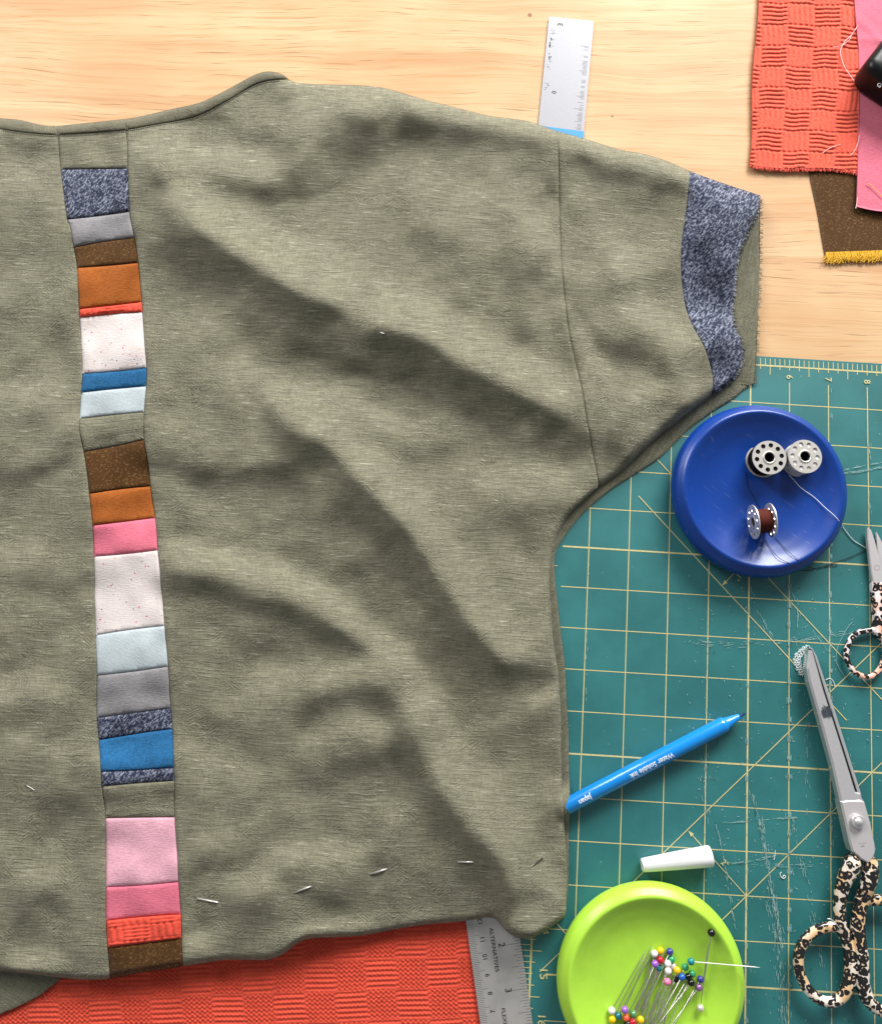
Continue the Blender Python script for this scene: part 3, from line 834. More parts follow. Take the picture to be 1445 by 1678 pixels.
# frayed yarn ends on the raw edges of the sleeve
fr = MB()
def fray(path, n, L, outd, z, jitter=.5, mb_=None, r=.00010):
    c = np.r_[0, np.cumsum(np.linalg.norm(np.diff(path, axis=0), axis=1))]
    for _ in range(n):
        s = rng.random() * c[-1]
        a = np.array([np.interp(s, c, path[:, 0]), np.interp(s, c, path[:, 1])])
        l = rng.uniform(*L); an = rng.normal(0, jitter)
        d = np.array([outd[0] * math.cos(an) - outd[1] * math.sin(an), outd[0] * math.sin(an) + outd[1] * math.cos(an)])
        zz = z if np.isscalar(z) else np.interp(s, c, z)
        b = a + d * l * .5 + rng.normal(0, .5, 2); e = a + d * l + rng.normal(0, .9, 2)
        mb_.add(*tube(np.vstack([U(*(a - d * 1.2), zz), U(*b, zz + .2), U(*e, zz - .2)]), r, 3, caps=False))
fray(Ln[1:8], 190, (2, 6.5), (1, .15), 1.4, .6, fr, .00015)
fray(Ln[6:9], 30, (1.5, 4), (.2, 1), 1.4, .6, fr)
obj("frayed_edge", fr.v, fr.f, plain("olive_yarn", lin('#6f6b58'), .9), shirt, kind="stuff")
fr = MB()
fray(cuff_edge[1:], 220, (2.5, 6.5), (.9, .3), 3.8, .6, fr, .00015)
obj("frayed_edge", fr.v, fr.f, plain("indigo_yarn", lin('#23263c'), .9), shirt, kind="stuff", label="dark loose yarn ends along the denim cuff")
fr = MB()
fray(cuff_edge[2:], 120, (1.2, 3.6), (.9, .4), 4.0, .5, fr, .00014)
obj("frayed_edge", fr.v, fr.f, plain("white_yarn", lin('#c9cbd8'), .9), shirt, kind="stuff", label="white loose yarn ends along the denim cuff")

# ------------------------------------------------------------------ flat cloth pieces
def heightgrid(name, fun, nu, nv, mat, parent=None, label=None, thick=.8, uvrot=0.0):
    """fun(a, b arrays in 0..1) -> px, py, z(mm); closed underneath by a skirt"""
    a, b = np.meshgrid(np.linspace(0, 1, nu), np.linspace(0, 1, nv))
    px, py, z = fun(a.ravel(), b.ravel())
    W = U(px, py, z)
    F = [(j * nu + i, (j + 1) * nu + i, (j + 1) * nu + i + 1, j * nu + i + 1) for j in range(nv - 1) for i in range(nu - 1)]
    flat = U(px, py, 0) / MM
    uv = np.c_[flat[:, 0] * math.cos(uvrot) + flat[:, 1] * math.sin(uvrot), -flat[:, 0] * math.sin(uvrot) + flat[:, 1] * math.cos(uvrot)]
    rim = [i for i in range(nu)] + [j * nu + nu - 1 for j in range(1, nv)] + [(nv - 1) * nu + i for i in range(nu - 2, -1, -1)] + [j * nu for j in range(nv - 2, 0, -1)]
    low = W[rim].copy(); low[:, 2] -= thick * MM
    n0 = len(W); n = len(rim)
    W = np.vstack([W, low]); uv = np.vstack([uv, uv[rim] + .5])
    F += [(rim[(k + 1) % n], n0 + (k + 1) % n, n0 + k, rim[k])[::-1] for k in range(n)]
    return obj(name, W, F, mat, parent, True, uv, label=label)
def quad(c, a, b):
    (p0, p1, p2, p3) = [np.array(x, float) for x in c]       # tl tr br bl
    q = (1 - a)[:, None] * (1 - b)[:, None] * p0 + a[:, None] * (1 - b)[:, None] * p1 + a[:, None] * b[:, None] * p2 + (1 - a)[:, None] * b[:, None] * p3
    return q[:, 0], q[:, 1]

# brown denim swatch with a yellow fringe
bd = empty("fabric_swatch", U(1395, 345, -2.5), "brown denim offcut with a yellow frayed edge under the coral and pink pieces", "fabric")
def fb(a, b):
    x, y = quad(((1318, 240), (1480, 235), (1478, 413), (1352, 417)), a, b)
    return x, y, -1.7 + .15 * np.sin(x * .06) + .2 * np.sin(y * .05)
heightgrid("cloth", fb, 40, 44, BROWN, bd)
fr = MB()
for _ in range(420):
    x = rng.uniform(1353, 1475)
    y0 = 416 - (x - 1353) * .035
    l = rng.uniform(8, 18)
    a = rng.normal(.15, .6)
    pts = [(x, y0 - 3), (x + math.sin(a) * l * .45 + rng.normal(0, 1), y0 + l * .5), (x + math.sin(a) * l + rng.normal(0, 4.0), y0 + l * math.cos(a))]
    zz = -1.5 + rng.uniform(0, .8)
    fr.add(*tube(catmull(np.vstack([U(*q, zz + (.3 if i == 1 else 0)) for i, q in enumerate(pts)]), 3), .00022, 4, caps=False))
obj("fringe", fr.v, fr.f, plain("yellow_yarn", lin('#dcab2c'), .85), bd, kind="stuff", label="yellow frayed yarn fringe")
# coral corded swatch
cs_ = empty("fabric_swatch", U(1320, 130, -2.5), "coral corded basket weave offcut on the wood under the pink piece", "fabric")
def fc(a, b):
    x, y = quad(((1244, -40), (1425, -40), (1425, 282), (1228, 268)), a, b)
    y = y + a * 0 + 3 * np.sin(a * 7) * b ** 6
    x = x + 2.0 * np.sin(b * 9) * (1 - a) ** 4
    P = np.c_[x + (y - 100) * .045, y - (x - 1240) * .035]
    P = P + 1.1 * np.c_[np.sin(P[:, 1] * .061 + P[:, 0] * .02), np.sin(P[:, 0] * .083 + P[:, 1] * .017)] + .5 * np.c_[np.sin(P[:, 1] * .19), np.sin(P[:, 0] * .21 + 1)]
    z = -.3 + (.88 + .16 * np.sin(x * .9 + 3 * np.sin(y * .23)) * np.sin(y * 1.1)) * cord(P, 42.8, 34.6, 1242 + 4, -65.5, 0, 5, 1.25) + .2 * np.sin(x * .03 + y * .02)
    return x, y, z
heightgrid("cloth", fc, 132, 234, CORAL, cs_, thick=1.6)
fr = MB()
for _ in range(520):
    x = rng.uniform(1230, 1408); y0 = 268 + (x - 1228) / 197 * 14 + 3 * math.sin((x - 1228) / 197 * 7)
    l = rng.uniform(3, 9); a = rng.normal(0, .5)
    pts = [(x, y0 - 3), (x + math.sin(a) * l * .5 + rng.normal(0, .8), y0 + l * .4), (x + math.sin(a) * l + rng.normal(0, 1.6), y0 + l * .8 * math.cos(a))]
    zz = -1.2 + rng.uniform(0, 1.3)
    fr.add(*tube(np.vstack([U(*q, zz + (.3 if i == 1 else 0)) for i, q in enumerate(pts)]), .00026, 4, caps=False))
obj("fringe", fr.v, fr.f, plain("coral_yarn", lin('#ee6a58'), .9), cs_, kind="stuff", label="coral frayed yarn fringe")
# pink swatch
def fp(a, b):
    t = b
    ex = np.interp(t * 392 - 40, [-40, 0, 40, 60, 80, 140, 230, 300, 341], [1399, 1400, 1403, 1405, 1407, 1408, 1406.5, 1405, 1403.5])
    x = ex + a * (1500 - ex)
    y = -40 + t * (378 + 14 * a + 2 * np.sin(a * 5))
    z = 1.5 + .45 * np.exp(-((y - 62 - (x - 1405) * .12) / 7) ** 2) + .5 * np.exp(-((y - 30 - (x - 1405) * .9) / 9) ** 2) + .3 * np.sin(y * .045) + .2 * np.sin(x * .07)
    z = z - .5 * np.clip((y - 282) / 30, 0, 1)
    return x, y, z
tag(heightgrid("fabric_swatch", fp, 44, 120, PINK, thick=.7), "plain pink cotton offcut with a crease under the black case", "fabric")
# red waffle cloth under the hem
def fw(a, b):
    x, y = quad(((-60, 1480), (800, 1470), (800, 1730), (-60, 1740)), a, b)
    P0 = (x - 300) * .9994 - (y - 1600) * .03 ; P1 = (y - 1600) + (x - 300) * .033
    P0 = P0 + .9 * np.sin(P1 * .05 + 1); P1 = P1 + .6 * np.sin(P0 * .043)
    ca, cb = P0 / 50.5 + .06, P1 / 50.0 + .34
    ia, ib = np.floor(ca), np.floor(cb)
    par = (ia + ib) % 2 == 0
    tri = lambda t: 2 * np.abs(2 * (t - np.floor(t + .5))) - 1
    w1 = np.cos(2 * np.pi * (P1 / 8.3 + .13 * tri(P0 / 7.2)))
    w2 = np.cos(2 * np.pi * (P1 / 7.4 + .42 * tri(P0 / 8.4)))
    fa, fb_ = ca - ia, cb - ib
    wall = np.clip(np.minimum(np.minimum(fa, 1 - fa), np.minimum(fb_, 1 - fb_)) / .05, 0, 1)
    z = -.9 + np.where(par, .36 * w1, .44 * w2) * (.4 + .6 * wall)
    return x, y, z
tag(heightgrid("waffle_cloth", fw, 600, 190, RED, thick=1.3), "red waffle weave cloth lying under the hem of the green top", "fabric")

# ------------------------------------------------------------------ rulers
def ruler_outline(w, L, r=1.4):
    out = []
    for cx, cy, a0 in ((w - r, L - r, 0), (r, L - r, 90), (r, r, 180), (w - r, r, 270)):
        for k in range(5):
            a = math.radians(a0 + 22.5 * k); out.append((cx + r * math.cos(a), cy + r * math.sin(a)))
    return np.array(out)
# steel ruler at the bottom; s runs down the right hand (inch) edge
e2, e3 = U(853.2, 1545.3, .8), U(864.6, 1622.0, .8)
dirv = (e3 - e2) / np.linalg.norm(e3 - e2)
acr = np.array([-dirv[1], dirv[0], 0.0]); acr = acr if acr[0] < 0 else -acr       # from the inch edge to the cm edge
wl = U(771.0, 1565.0, .8)
RWID = abs((wl - e2) @ acr)
def RP(s, c, z): return np.array([*(e2 + dirv * (s * IN) + acr * (c * RWID))[:2], z * MM])
ru = empty("ruler", RP(2, .5, -.2), "flexible steel ruler with inch and centimetre scales below the hem", "ruler")
mb = MB()
c4 = [RP(-3.6, 0, 0)[:2], RP(-3.6, 1, 0)[:2], RP(3.2, 1, 0)[:2], RP(3.2, 0, 0)[:2]]
mb = prism(np.array(c4), .0002, .0010)
N = NT("ruler_steel")
ob = N.n('ShaderNodeNewGeometry').outputs['Position']
st1 = N.noise(N.map(ob, (2500, 60, 1), math.radians(-8.5)), 1.0, 2.0)
st2 = N.noise(N.map(ob, (60, 60, 1)), 1.0, 3.0)
RSTEEL = N.out(N.mix(N.ramp(st2, .3, .7), (.50, .48, .46, 1), (.62, .59, .56, 1)), N.math('MULTIPLY_ADD', st1, .2, .36), st1, .00002, .6, Metallic=.6)
obj("blade", mb.v, mb.f, RSTEEL, ru, smooth=False)
tk = MB()
for k in range(-40, 48):
    s = k / 16
    L = .27 if k % 16 == 0 else (.19 if k % 8 == 0 else (.14 if k % 4 == 0 else (.11 if k % 2 == 0 else .085)))
    L = L * 1.25
    tk.add(*ribbon(RP(s, .0, 0), RP(s, L, 0), .00022, .00104))
# cm scale: mark 10 at px (770,1564.6)
q10 = (U(770.2, 1564.6, .8) - e2) @ dirv / IN
for mmk in range(-40, 140):
    s = q10 + mmk / 25.4
    v_ = 100 - mmk
    L = .23 if v_ % 10 == 0 else (.17 if v_ % 5 == 0 else .135)
    if -3.5 < s < 3.1: tk.add(*ribbon(RP(s, 1, 0), RP(s, 1 - L, 0), .00018, .00104))
obj("scale_marks", tk.v, tk.f, plain("engraved_grey", (.09, .085, .08, 1), .6), ru, smooth=False)
for n_ in range(1, 5): text_obj("engraved_numeral", str(n_ + 1), RP(n_ - 1 - .02, .38, 1.06), dirv, .21 * IN, BLACKINK, ru)
for n_ in range(6, 14):
    text_obj("engraved_numeral", str(n_), RP(q10 + (100 - n_ * 10) / 25.4 + .11, .725, 1.06), -dirv, .150 * IN, BLACKINK, ru)
text_obj("engraved_word", "ALTERNATIVES", RP(.06, .535, 1.06), dirv, .125 * IN, BLACKINK, ru, 1.16)
text_obj("engraved_word", "FLEXIBLE", RP(1.62, .53, 1.06), dirv, .125 * IN, BLACKINK, ru, 1.16)

# worn ruler at the top
a0, a1, b0, b1 = U(899.5, 26, -1.3), U(973, 32.5, -1.3), U(880, 222, -1.3), U(955.5, 236, -1.3)
t_ax = (b0 - a0); t_ax[2] = 0; t_len = np.linalg.norm(t_ax); t_ax /= t_len
t_ac = np.array([-t_ax[1], t_ax[0], 0]); t_ac = t_ac if t_ac[0] > 0 else -t_ac
TW = abs((a1 - a0) @ t_ac)
def TP(s, c, z): return np.array([*(a0 + t_ax * s * t_len + t_ac * c * TW)[:2], z * MM])
tr = empty("ruler", TP(.5, .5, -2.5), "worn silver ruler with rubbed off marks poking out above the shoulder", "ruler")
o_ = ruler_outline(TW, t_len * 1.6, .0016)
pts2 = np.array([(a0 + t_ac * x + t_ax * y)[:2] for x, y in o_])
if np.sum(pts2[:, 0] * np.roll(pts2[:, 1], -1) - np.roll(pts2[:, 0], -1) * pts2[:, 1]) < 0: pts2 = pts2[::-1]
mb = prism(pts2, -.0024, -.0013)
obj("blade", mb.v, mb.f, plain("worn_aluminium", (.33, .33, .355, 1), .42, .2, noise=.10), tr, smooth=False)
tk = MB()
for k in range(0, 74):
    s = .22 + k * .0105
    if rng.random() < .25 * (1 if s > .5 else 1.6): continue
    L = (.20 if k % 10 == 0 else (.15 if k % 5 == 0 else .11)) * rng.uniform(.75, 1)
    c0 = .94
    tk.add(*ribbon(TP(s, c0, 0), TP(s, c0 - L, 0), .00020, -.00125))
for _ in range(34):
    s = rng.uniform(.08, .46) if rng.random() < .75 else rng.uniform(.55, .62)
    c0 = rng.uniform(.05, .13)
    tk.add(*ribbon(TP(s, c0, 0), TP(s + rng.normal(0, .003), c0 + rng.uniform(.01, .06), 0), rng.uniform(.00012, .00025), -.00124))
obj("scale_marks", tk.v, tk.f, plain("faded_ink", lin('#6a6870'), .7), tr, smooth=False)
text_obj("printed_numeral", "3", TP(.06, .27, -1.23), -t_ax, .0052, BLACKINK, tr); text_obj("printed_numeral", "0", TP(.63, .28, -1.23), -t_ax, .0044, BLACKINK, tr)
tx = MB()
for (s, c, dl) in ((.19, .09, .012), (.235, .075, .02), (.25, .07, .012), (.35, .09, .015), (.34, .12, .006)):
    tx.add(*ribbon(TP(s - dl, c, 0), TP(s + dl, c + .015, 0), .0007, -.00122))
obj("ink_smudge", tx.v, tx.f, BLACKINK, tr, smooth=False, kind="stuff")
mb = MB()
mb = prism(np.array([TP(.915, -.01, 0)[:2], TP(1.25, -.01, 0)[:2], TP(1.25, 1.01, 0)[:2], TP(.925, 1.01, 0)[:2]]), -.0022, -.00118)
obj("blue_tape", mb.v, mb.f, plain("blue_tape", lin('#2f8fce'), .5), tr, smooth=False)

# ------------------------------------------------------------------ magnetic pin dishes
def dish(name, cpx, zmid, rpx, mat, label):
    c = U(*cpx, zmid); c[2] = 0
    R = np.linalg.norm(U(cpx[0] + rpx, cpx[1], zmid) - U(cpx[0] - rpx, cpx[1], zmid)) / 2 / MM
    k = R / 57.5
    prof = [(49, .1), (52, .6), (55, 2.6), (57, 5.5), (57.5, 8), (57.2, 10.5), (56, 13.2), (54.0, 15.2), (52.2, 16.7), (51.0, 17.1), (49.8, 16.8), (47.5, 15.6), (44.0, 13.8), (40, 12.2), (35, 10.5), (28, 9.1), (18, 8.3), (8, 8.0), (.01, 7.95)]
    pr_ = catmull(np.array(prof), 4)
    pr_[:, 0] = np.maximum(pr_[:, 0], .01)
    v, f = lathe([(r * k * MM, z * MM) for r, z in pr_], 128)
    root = empty(name, c, label, "pin dish")
    obj("dish_body", v + c, f, mat, root, loc=c)
    bp = plain("grey_felt", (.12, .12, .13, 1), .9)
    vb, fb_ = lathe([(50 * k * MM, .0004), (.00001, .0004)], 64)
    zf = lambda r: np.interp(r / k, [p[0] for p in prof[::-1]][:11], [p[1] for p in prof[::-1]][:11])
    return root, c, R, zf
def gloss(name, c, rough, sub=0.0, scratch=.4):
    N = NT(name)
    o = OBJ(N)
    nz = N.noise(N.map(o, (90, 90, 90)), 1.0, 4.0, .6)
    sc = N.ramp(N.noise(N.map(o, (60, 900, 300), .6), 1.0, 2.0), .66, .74)
    col = N.mix(N.ramp(nz, .35, .7, 0, .25), c, tuple([min(1, x * .75) for x in c[:3]] + [1]))
    col = N.mix(N.math('MULTIPLY', sc, .12 * scratch), col, (.75, .8, .9, 1))
    return N.out(col, N.math('MULTIPLY_ADD', nz, .16, rough), N.math('ADD', nz, sc), .00004, .5, Specular_IOR_Level=.5, Coat_Weight=.05, Coat_Roughness=.12, Subsurface_Weight=sub, Subsurface_Radius=(.004, .006, .002))
BLUED = gloss("blue_plastic", (.0008, .041, .27, 1), .27)
GREEND = gloss("lime_plastic", lin('#afdf45'), .28, .25)
blue_dish, bc, bR, bz = dish("pin_dish", (1242, 804), 8, 142.5, BLUED, "round glossy blue magnetic pin dish holding three bobbins")
green_dish, gc, gR, gz = dish("pin_dish", (1065, 1606), 8, 153, GREEND, "round glossy lime green magnetic pin dish full of pins")

# ------------------------------------------------------------------ bobbins
def flange_mesh(R=.0106, r0=.0031, nh=10, rh=.00148, rhp=.0078, th=.0006):
    circ = lambda cx, cy, r, n: np.array([(cx + r * math.cos(2 * math.pi * k / n), cy + r * math.sin(2 * math.pi * k / n)) for k in range(n)])
    holes = [circ(0, 0, r0, 24)] + [circ(rhp * math.cos(2 * math.pi * k / nh + .2), rhp * math.sin(2 * math.pi * k / nh + .2), rh, 14) for k in range(nh)]
    return prism(circ(0, 0, R, 56), -th / 2, th / 2, holes=holes)
FL = flange_mesh()
NICKEL = plain("nickel", (.74, .71, .66, 1), .38, .6)
BORE = plain("bore_shade", (.01, .01, .012, 1), .6)  # near black colour stands in for the shade inside the hub hole
flange_me = None
def bobbin(top_px, axis, thread_mat, label, wound=.0088, base_z=None, spin=0.0):
    """axis: unit vector; top_px: picture position of the flange nearest to the camera"""
    ax = Vector(axis).normalized()
    q = ax.to_track_quat('Z', 'Y')
    half = .0052
    zc = base_z
    P = U(*top_px, zc / MM)
    cen = V3(P)
    root = empty("bobbin", np.array(cen), label, "bobbin", "metal bobbins on the blue dish")
    root.rotation_mode = 'QUATERNION'
    root.rotation_quaternion = q
    def child(name, v, f, mat, off, smooth=True):
        me = bpy.data.meshes.new(name); me.from_pydata([tuple(map(float, p)) for p in v], [], [tuple(x) for x in f])
        if smooth: me.polygons.foreach_set("use_smooth", [True] * len(me.polygons))
        me.materials.append(mat)
        o = bpy.data.objects.new(name, me); COL.objects.link(o); o.parent = root; o.location = (0, 0, off); o.rotation_euler = (0, 0, spin)
        return o
    child("flange", FL.v, FL.f, NICKEL, half, False)
    child("flange", FL.v, FL.f, NICKEL, -half, False)
    v, f = lathe([(.0031, -half - .0004), (.0040, -half - .0006), (.0042, -half + .0004), (.0042, half - .0004), (.0042, half + .0003), (.0038, half + .0009), (.0031, half + .0006), (.0030, half)], 28)
    child("hub", v, f, NICKEL, 0)
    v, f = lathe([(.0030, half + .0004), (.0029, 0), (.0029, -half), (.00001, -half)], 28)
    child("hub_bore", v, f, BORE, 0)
    prof = []
    for i in range(41):
        t = i / 40
        prof.append((wound + .00018 * math.sin(i * math.pi) + (.00022 if i % 2 else 0) - .0006 * (2 * abs(t - .5)) ** 4, -half + .0004 + t * (2 * half - .0008)))
    prof = [(.0042, prof[0][1])] + prof + [(.0042, prof[-1][1])]
    v, f = lathe(prof, 40)
    v = np.array(v); 
    child("wound_thread", v, f, thread_mat, 0)
    return root
def thread_mat(name, c):
    N = NT(name)
    o = OBJ(N)
    w = N.noise(N.map(o, (300, 300, 5200)), 1.0, 2.0)
    return N.out(N.mix(N.ramp(w, .3, .7), tuple([x * .45 for x in c[:3]] + [1]), c), .8, w, .00015, 1.0, Specular_IOR_Level=.2)
RUSTT = thread_mat("rust_thread", (.12, .022, .012, 1)); BLACKT = thread_mat("black_thread", (.006, .006, .007, 1)); WHITET = thread_mat("white_spool_thread", (.78, .76, .74, 1))
zb = .0085 + .0056
b1 = bobbin((1254.5, 752.5), (0, 0, 1), BLACKT, "bobbin standing flat with black thread", .0098, zb)
b2 = bobbin((1312, 751), (.03, .02, 1), WHITET, "bobbin standing flat with white thread beside the black one", .0100, zb, .15)
b3 = bobbin((1248.5, 854), (.985, .16, .06), RUSTT, "bobbin lying on its side wound with rust brown thread", .0072, .0085 + .0106)
def strand(name, pts, zs, r, mat, label=None, cat=None, parent=None, n=8):
    P = np.vstack([U(p[0], p[1], z) for p, z in zip(pts, zs)])
    v, f = tube(catmull(P, n), r, 6)
    o = obj(name, v, f, mat, parent)
    if label: tag(o, label, cat)
    return o
PR_R = [0, 8, 18, 28, 35, 40, 43.5, 46, 48, 49.8, 51.8, 54.0, 56.0, 57.2, 57.5, 58.5, 60]
PR_Z = [7.95, 8.0, 8.3, 9.1, 10.5, 12.4, 14.4, 15.9, 16.7, 17.0, 16.6, 15.4, 13.2, 10.5, 8.0, 4, .1]
def dz(px, py, extra=.35):
    best, z = 1e9, .1
    for zt in np.arange(17.6, -.01, -.1):     # first dish surface the view meets coming down
        q = U(px, py, zt); r = np.linalg.norm(q[:2] - bc[:2]) / MM * 57.5 / bR
        if np.interp(r, PR_R, PR_Z) >= zt: return zt + extra
    return .1 + extra
def dstrand(name, pts, r, mat, label):
    P = catmull(np.array(pts, float), 6)
    zs = np.array([dz(*p) for p in P])
    zs = np.convolve(np.pad(zs, 2, mode='edge'), np.ones(5) / 5, 'valid') + .15
    return strand(name, [tuple(p) for p in P], list(zs), r, mat, label, "thread", n=2)
dstrand("loose_thread", [(1292, 778), (1300, 786), (1313, 800), (1334, 815), (1352, 832), (1367, 845), (1378, 858), (1384, 868), (1397, 884), (1410, 893), (1424, 901), (1438, 912), (1452, 918)], .00022, WHITETHREAD, "white thread tail running from the white bobbin over the dish rim")
dstrand("loose_thread", [(1222, 776), (1225, 795), (1234, 812), (1246, 832)], .00018, DARKTHREAD, "dark thread running down from the black bobbin")
dstrand("loose_thread", [(1254, 884), (1262, 898), (1276, 914), (1298, 926), (1312, 935), (1330, 933), (1352, 928), (1373, 926)], .00018, DARKTHREAD, "dark thread leaving the lower end of the rust bobbin")
dstrand("loose_thread", [(1270, 880), (1285, 897), (1304, 915), (1319, 927), (1340, 931), (1365, 922), (1390, 914), (1419, 901)], .00018, DARKTHREAD, "dark thread from the rust bobbin reaching toward the small scissors")

# ------------------------------------------------------------------ pins
def sphere_mesh(name, r=1.0, seg=20, rings=12):
    v, f = lathe([(max(r * math.sin(math.pi * i / rings), 1e-5), -r * math.cos(math.pi * i / rings)) for i in range(rings + 1)], seg)
    me = bpy.data.meshes.new(name); me.from_pydata(v.tolist(), [], f)
    me.polygons.foreach_set("use_smooth", [True] * len(me.polygons))
    return me
HEAD_ME = sphere_mesh("head")
SH = lathe([(.00001, -.0005), (.00031, 0), (.00031, .034), (.00022, .0365), (.00003, .0390)], 8)
SHAFT_ME = bpy.data.meshes.new("shaft"); SHAFT_ME.from_pydata(SH[0].tolist(), [], SH[1])
SHAFT_ME.polygons.foreach_set("use_smooth", [True] * len(SHAFT_ME.polygons))
SHAFT_ME.materials.append(PINSTEEL)
HEAD_ME.materials.append(PINSTEEL)
_hm = {}
HC = {"white": ('#ecebe8', .25), "yellow": ('#f0c400', .2), "indigo": ('#38378f', .2), "green": ('#2f9d68', .2), "red": ('#c4122a', .18), "purple": ('#9a5cc4', .25), "teal": ('#0f8389', .22), "blue": ('#1d5fb4', .2), "black": ('#0a0a0b', .15), "pink": ('#ef7fa8', .25), "orange": ('#f0603a', .25), "pearl violet": ('#94689f', .2), "pearl white": ('#dccfca', .2), "pearl teal": ('#1f7f92', .18), "pearl green": ('#5c9a66', .2)}
def head_mat(c):
    if c not in _hm:
        h, r = HC[c]
        _hm[c] = plain("pin_head_" + c.replace(" ", "_"), lin(h), r, .35 if 'pearl' in c else 0.0, .5, coat=.4)
    return _hm[c]
def pin(head, tip, hz, tz, color, label, length=None, group="ball head pins on the lime dish", r=.00205, shaft_mat=None):
    A, B = V3(U(*head, hz)), V3(U(*tip, tz))
    d = B - A
    L = .039
    root = empty("pin", np.array(A), label, "pin", group)
    root.rotation_mode = 'QUATERNION'
    root.rotation_quaternion = d.normalized().to_track_quat('Z', 'Y')
    s = bpy.data.objects.new("shaft", SHAFT_ME); COL.objects.link(s); s.parent = root
    s.scale = (1, 1, (d.length if length is None else length) / L)
    if shaft_mat is not None:
        s.material_slots[0].link = 'OBJECT'; s.material_slots[0].material = shaft_mat
    if color:
        h = bpy.data.objects.new("head", HEAD_ME); COL.objects.link(h); h.parent = root
        h.scale = (r, r, r)
        h.material_slots[0].link = 'OBJECT'; h.material_slots[0].material = head_mat(color)
    if not color: s.scale = (1.5, 1.5, s.scale[2])
    return root
def zp(x, y): return (960 + x / 4.817, 1500 + y / 4.817)
def gzz(px, py):
    z = 9.
    for _ in range(3):
        q = U(px, py, z); r = np.linalg.norm(q[:2] - gc[:2]) / MM
        z = gz(r) if r < gR * .86 else 17.0
    return z
PINS = [  # head (x, y), tip (x, y) in the 4.8x detail view, head lift, colour, label
 ((540, 305), (420, 880), 2.4, "white", "white headed pin at the upper left of the cluster"),
 ((588, 282), (455, 860), 2.2, "yellow", "yellow headed pin topmost in the cluster"),
 ((661, 290), (440, 800), 2.2, "indigo", "indigo headed pin at the top beside the topmost yellow one"),
 ((676, 350), (470, 900), 2.2, "green", "green headed pin just under the top indigo one"),
 ((588, 355), (400, 870), 3.2, "red", "red headed pin under the topmost yellow one"),
 ((545, 387), (340, 880), 4.5, "purple", "purple headed pin at the left of the upper cluster"),
 ((572, 415), (380, 920), 2.2, "teal", "dark teal headed pin half hidden behind the left purple one"),
 ((645, 385), (480, 960), 4.0, "white", "white headed pin upper of the middle white pair"),
 ((648, 442), (420, 960), 5.0, "white", "white headed pin lower of the middle white pair"),
 ((687, 408), (520, 960), 2.2, "pearl white", "small pearl white headed pin right of the middle white pair"),
 ((720, 438), (500, 980), 5.0, "yellow", "yellow headed pin in the middle beside the green ones"),
 ((783, 410), (560, 900), 3.2, "green", "dark green headed pin just left of the teal headed one"),
 ((837, 463), (600, 980), 2.4, "green", "green headed pin low on the right above the black ones"),
 ((757, 490), (480, 980), 5.5, "blue", "bright blue headed pin in the middle of the cluster"),
 ((712, 505), (470, 940), 2.2, "black", "black headed pin half hidden left of the bright blue one"),
 ((808, 487), (540, 960), 3.8, "black", "black headed pin upper of the two right of the blue one"),
 ((830, 535), (560, 880), 4.6, "black", "black headed pin lower of the two right of the blue one"),
 ((904, 508), (640, 960), 2.6, "indigo", "indigo headed pin at the right end of the cluster"),
 ((890, 572), (680, 860), 3.0, "pearl violet", "shiny pearl violet headed pin at the lower right of the cluster"),
 ((642, 527), (470, 1010), 6.0, "pink", "pink headed pin lowest in the upper cluster"),
 ((830, 545), (520, 860), 2.2, None, None),
 ((203, 755), (497, 235), 2.4, "white", "white headed pin at the left of the lower cluster"),
 ((207, 826), (510, 250), 2.4, "yellow", "yellow headed pin at the lower left edge of the dish"),
 ((255, 797), (520, 300), 2.2, "pearl teal", "shiny pearl teal headed pin in the lower cluster"),
 ((305, 750), (515, 240), 4.6, "purple", "purple headed pin in the lower cluster"),
 ((315, 812), (560, 330), 2.8, "orange", "orange headed pin in the lower cluster"),
 ((373, 782), (590, 350), 3.2, "pearl green", "shiny pearl green headed pin in the lower cluster"),
 ((370, 848), (600, 400), 3.8, "red", "red headed pin at the bottom of the lower cluster"),
 ((330, 862), (560, 360), 2.2, "black", "black headed pin at the bottom left of the lower cluster"),
 ((430, 828), (520, 220), 4.6, "yellow", "yellow headed pin at the right of the lower cluster"),
]
for hd, tp, lift_, c_, lab in PINS:
    if c_ is None: continue
    H, T = zp(*hd), zp(*tp)
    d = np.array(T) - np.array(H)
    T = tuple(np.array(H) + d / np.linalg.norm(d) * 118)
    pin(H, T, gzz(*H) + lift_, min(gzz(*T), 13) + rng.uniform(.6, 4.0), c_, lab)
for i in range(9):   # pins whose heads lie out of sight below the picture edge
    tp = zp(470 + i * 26 + rng.normal(0, 6), 560 + (i % 4) * 60); hd = zp(300 + i * 34, 1090 + (i % 3) * 25)
    pin(hd, tp, gzz(*hd) + 2.3, gzz(*tp) + rng.uniform(.6, 3.5), "white" if i % 2 else "blue", "steel pin shaft running out past the bottom edge among the crossing shafts", group="pins with heads below the picture edge")
pin(zp(828, 368), zp(1375, 415), 14.5, 22.5, "teal", "teal headed pin whose pale shaft sticks out over the dish rim", shaft_mat=plain("pale_shaft", (.85, .83, .80, 1), .45, .3))
pin(zp(989, 140), zp(905, 700), 18.2, 12.0, "black", "black headed pin standing apart at the upper right of the dish", r=.00215)
pin(zp(903, 735), zp(965, 215), 12.4, 16.4, "pearl white", "pearl white headed pin lying apart at the right of the dish")
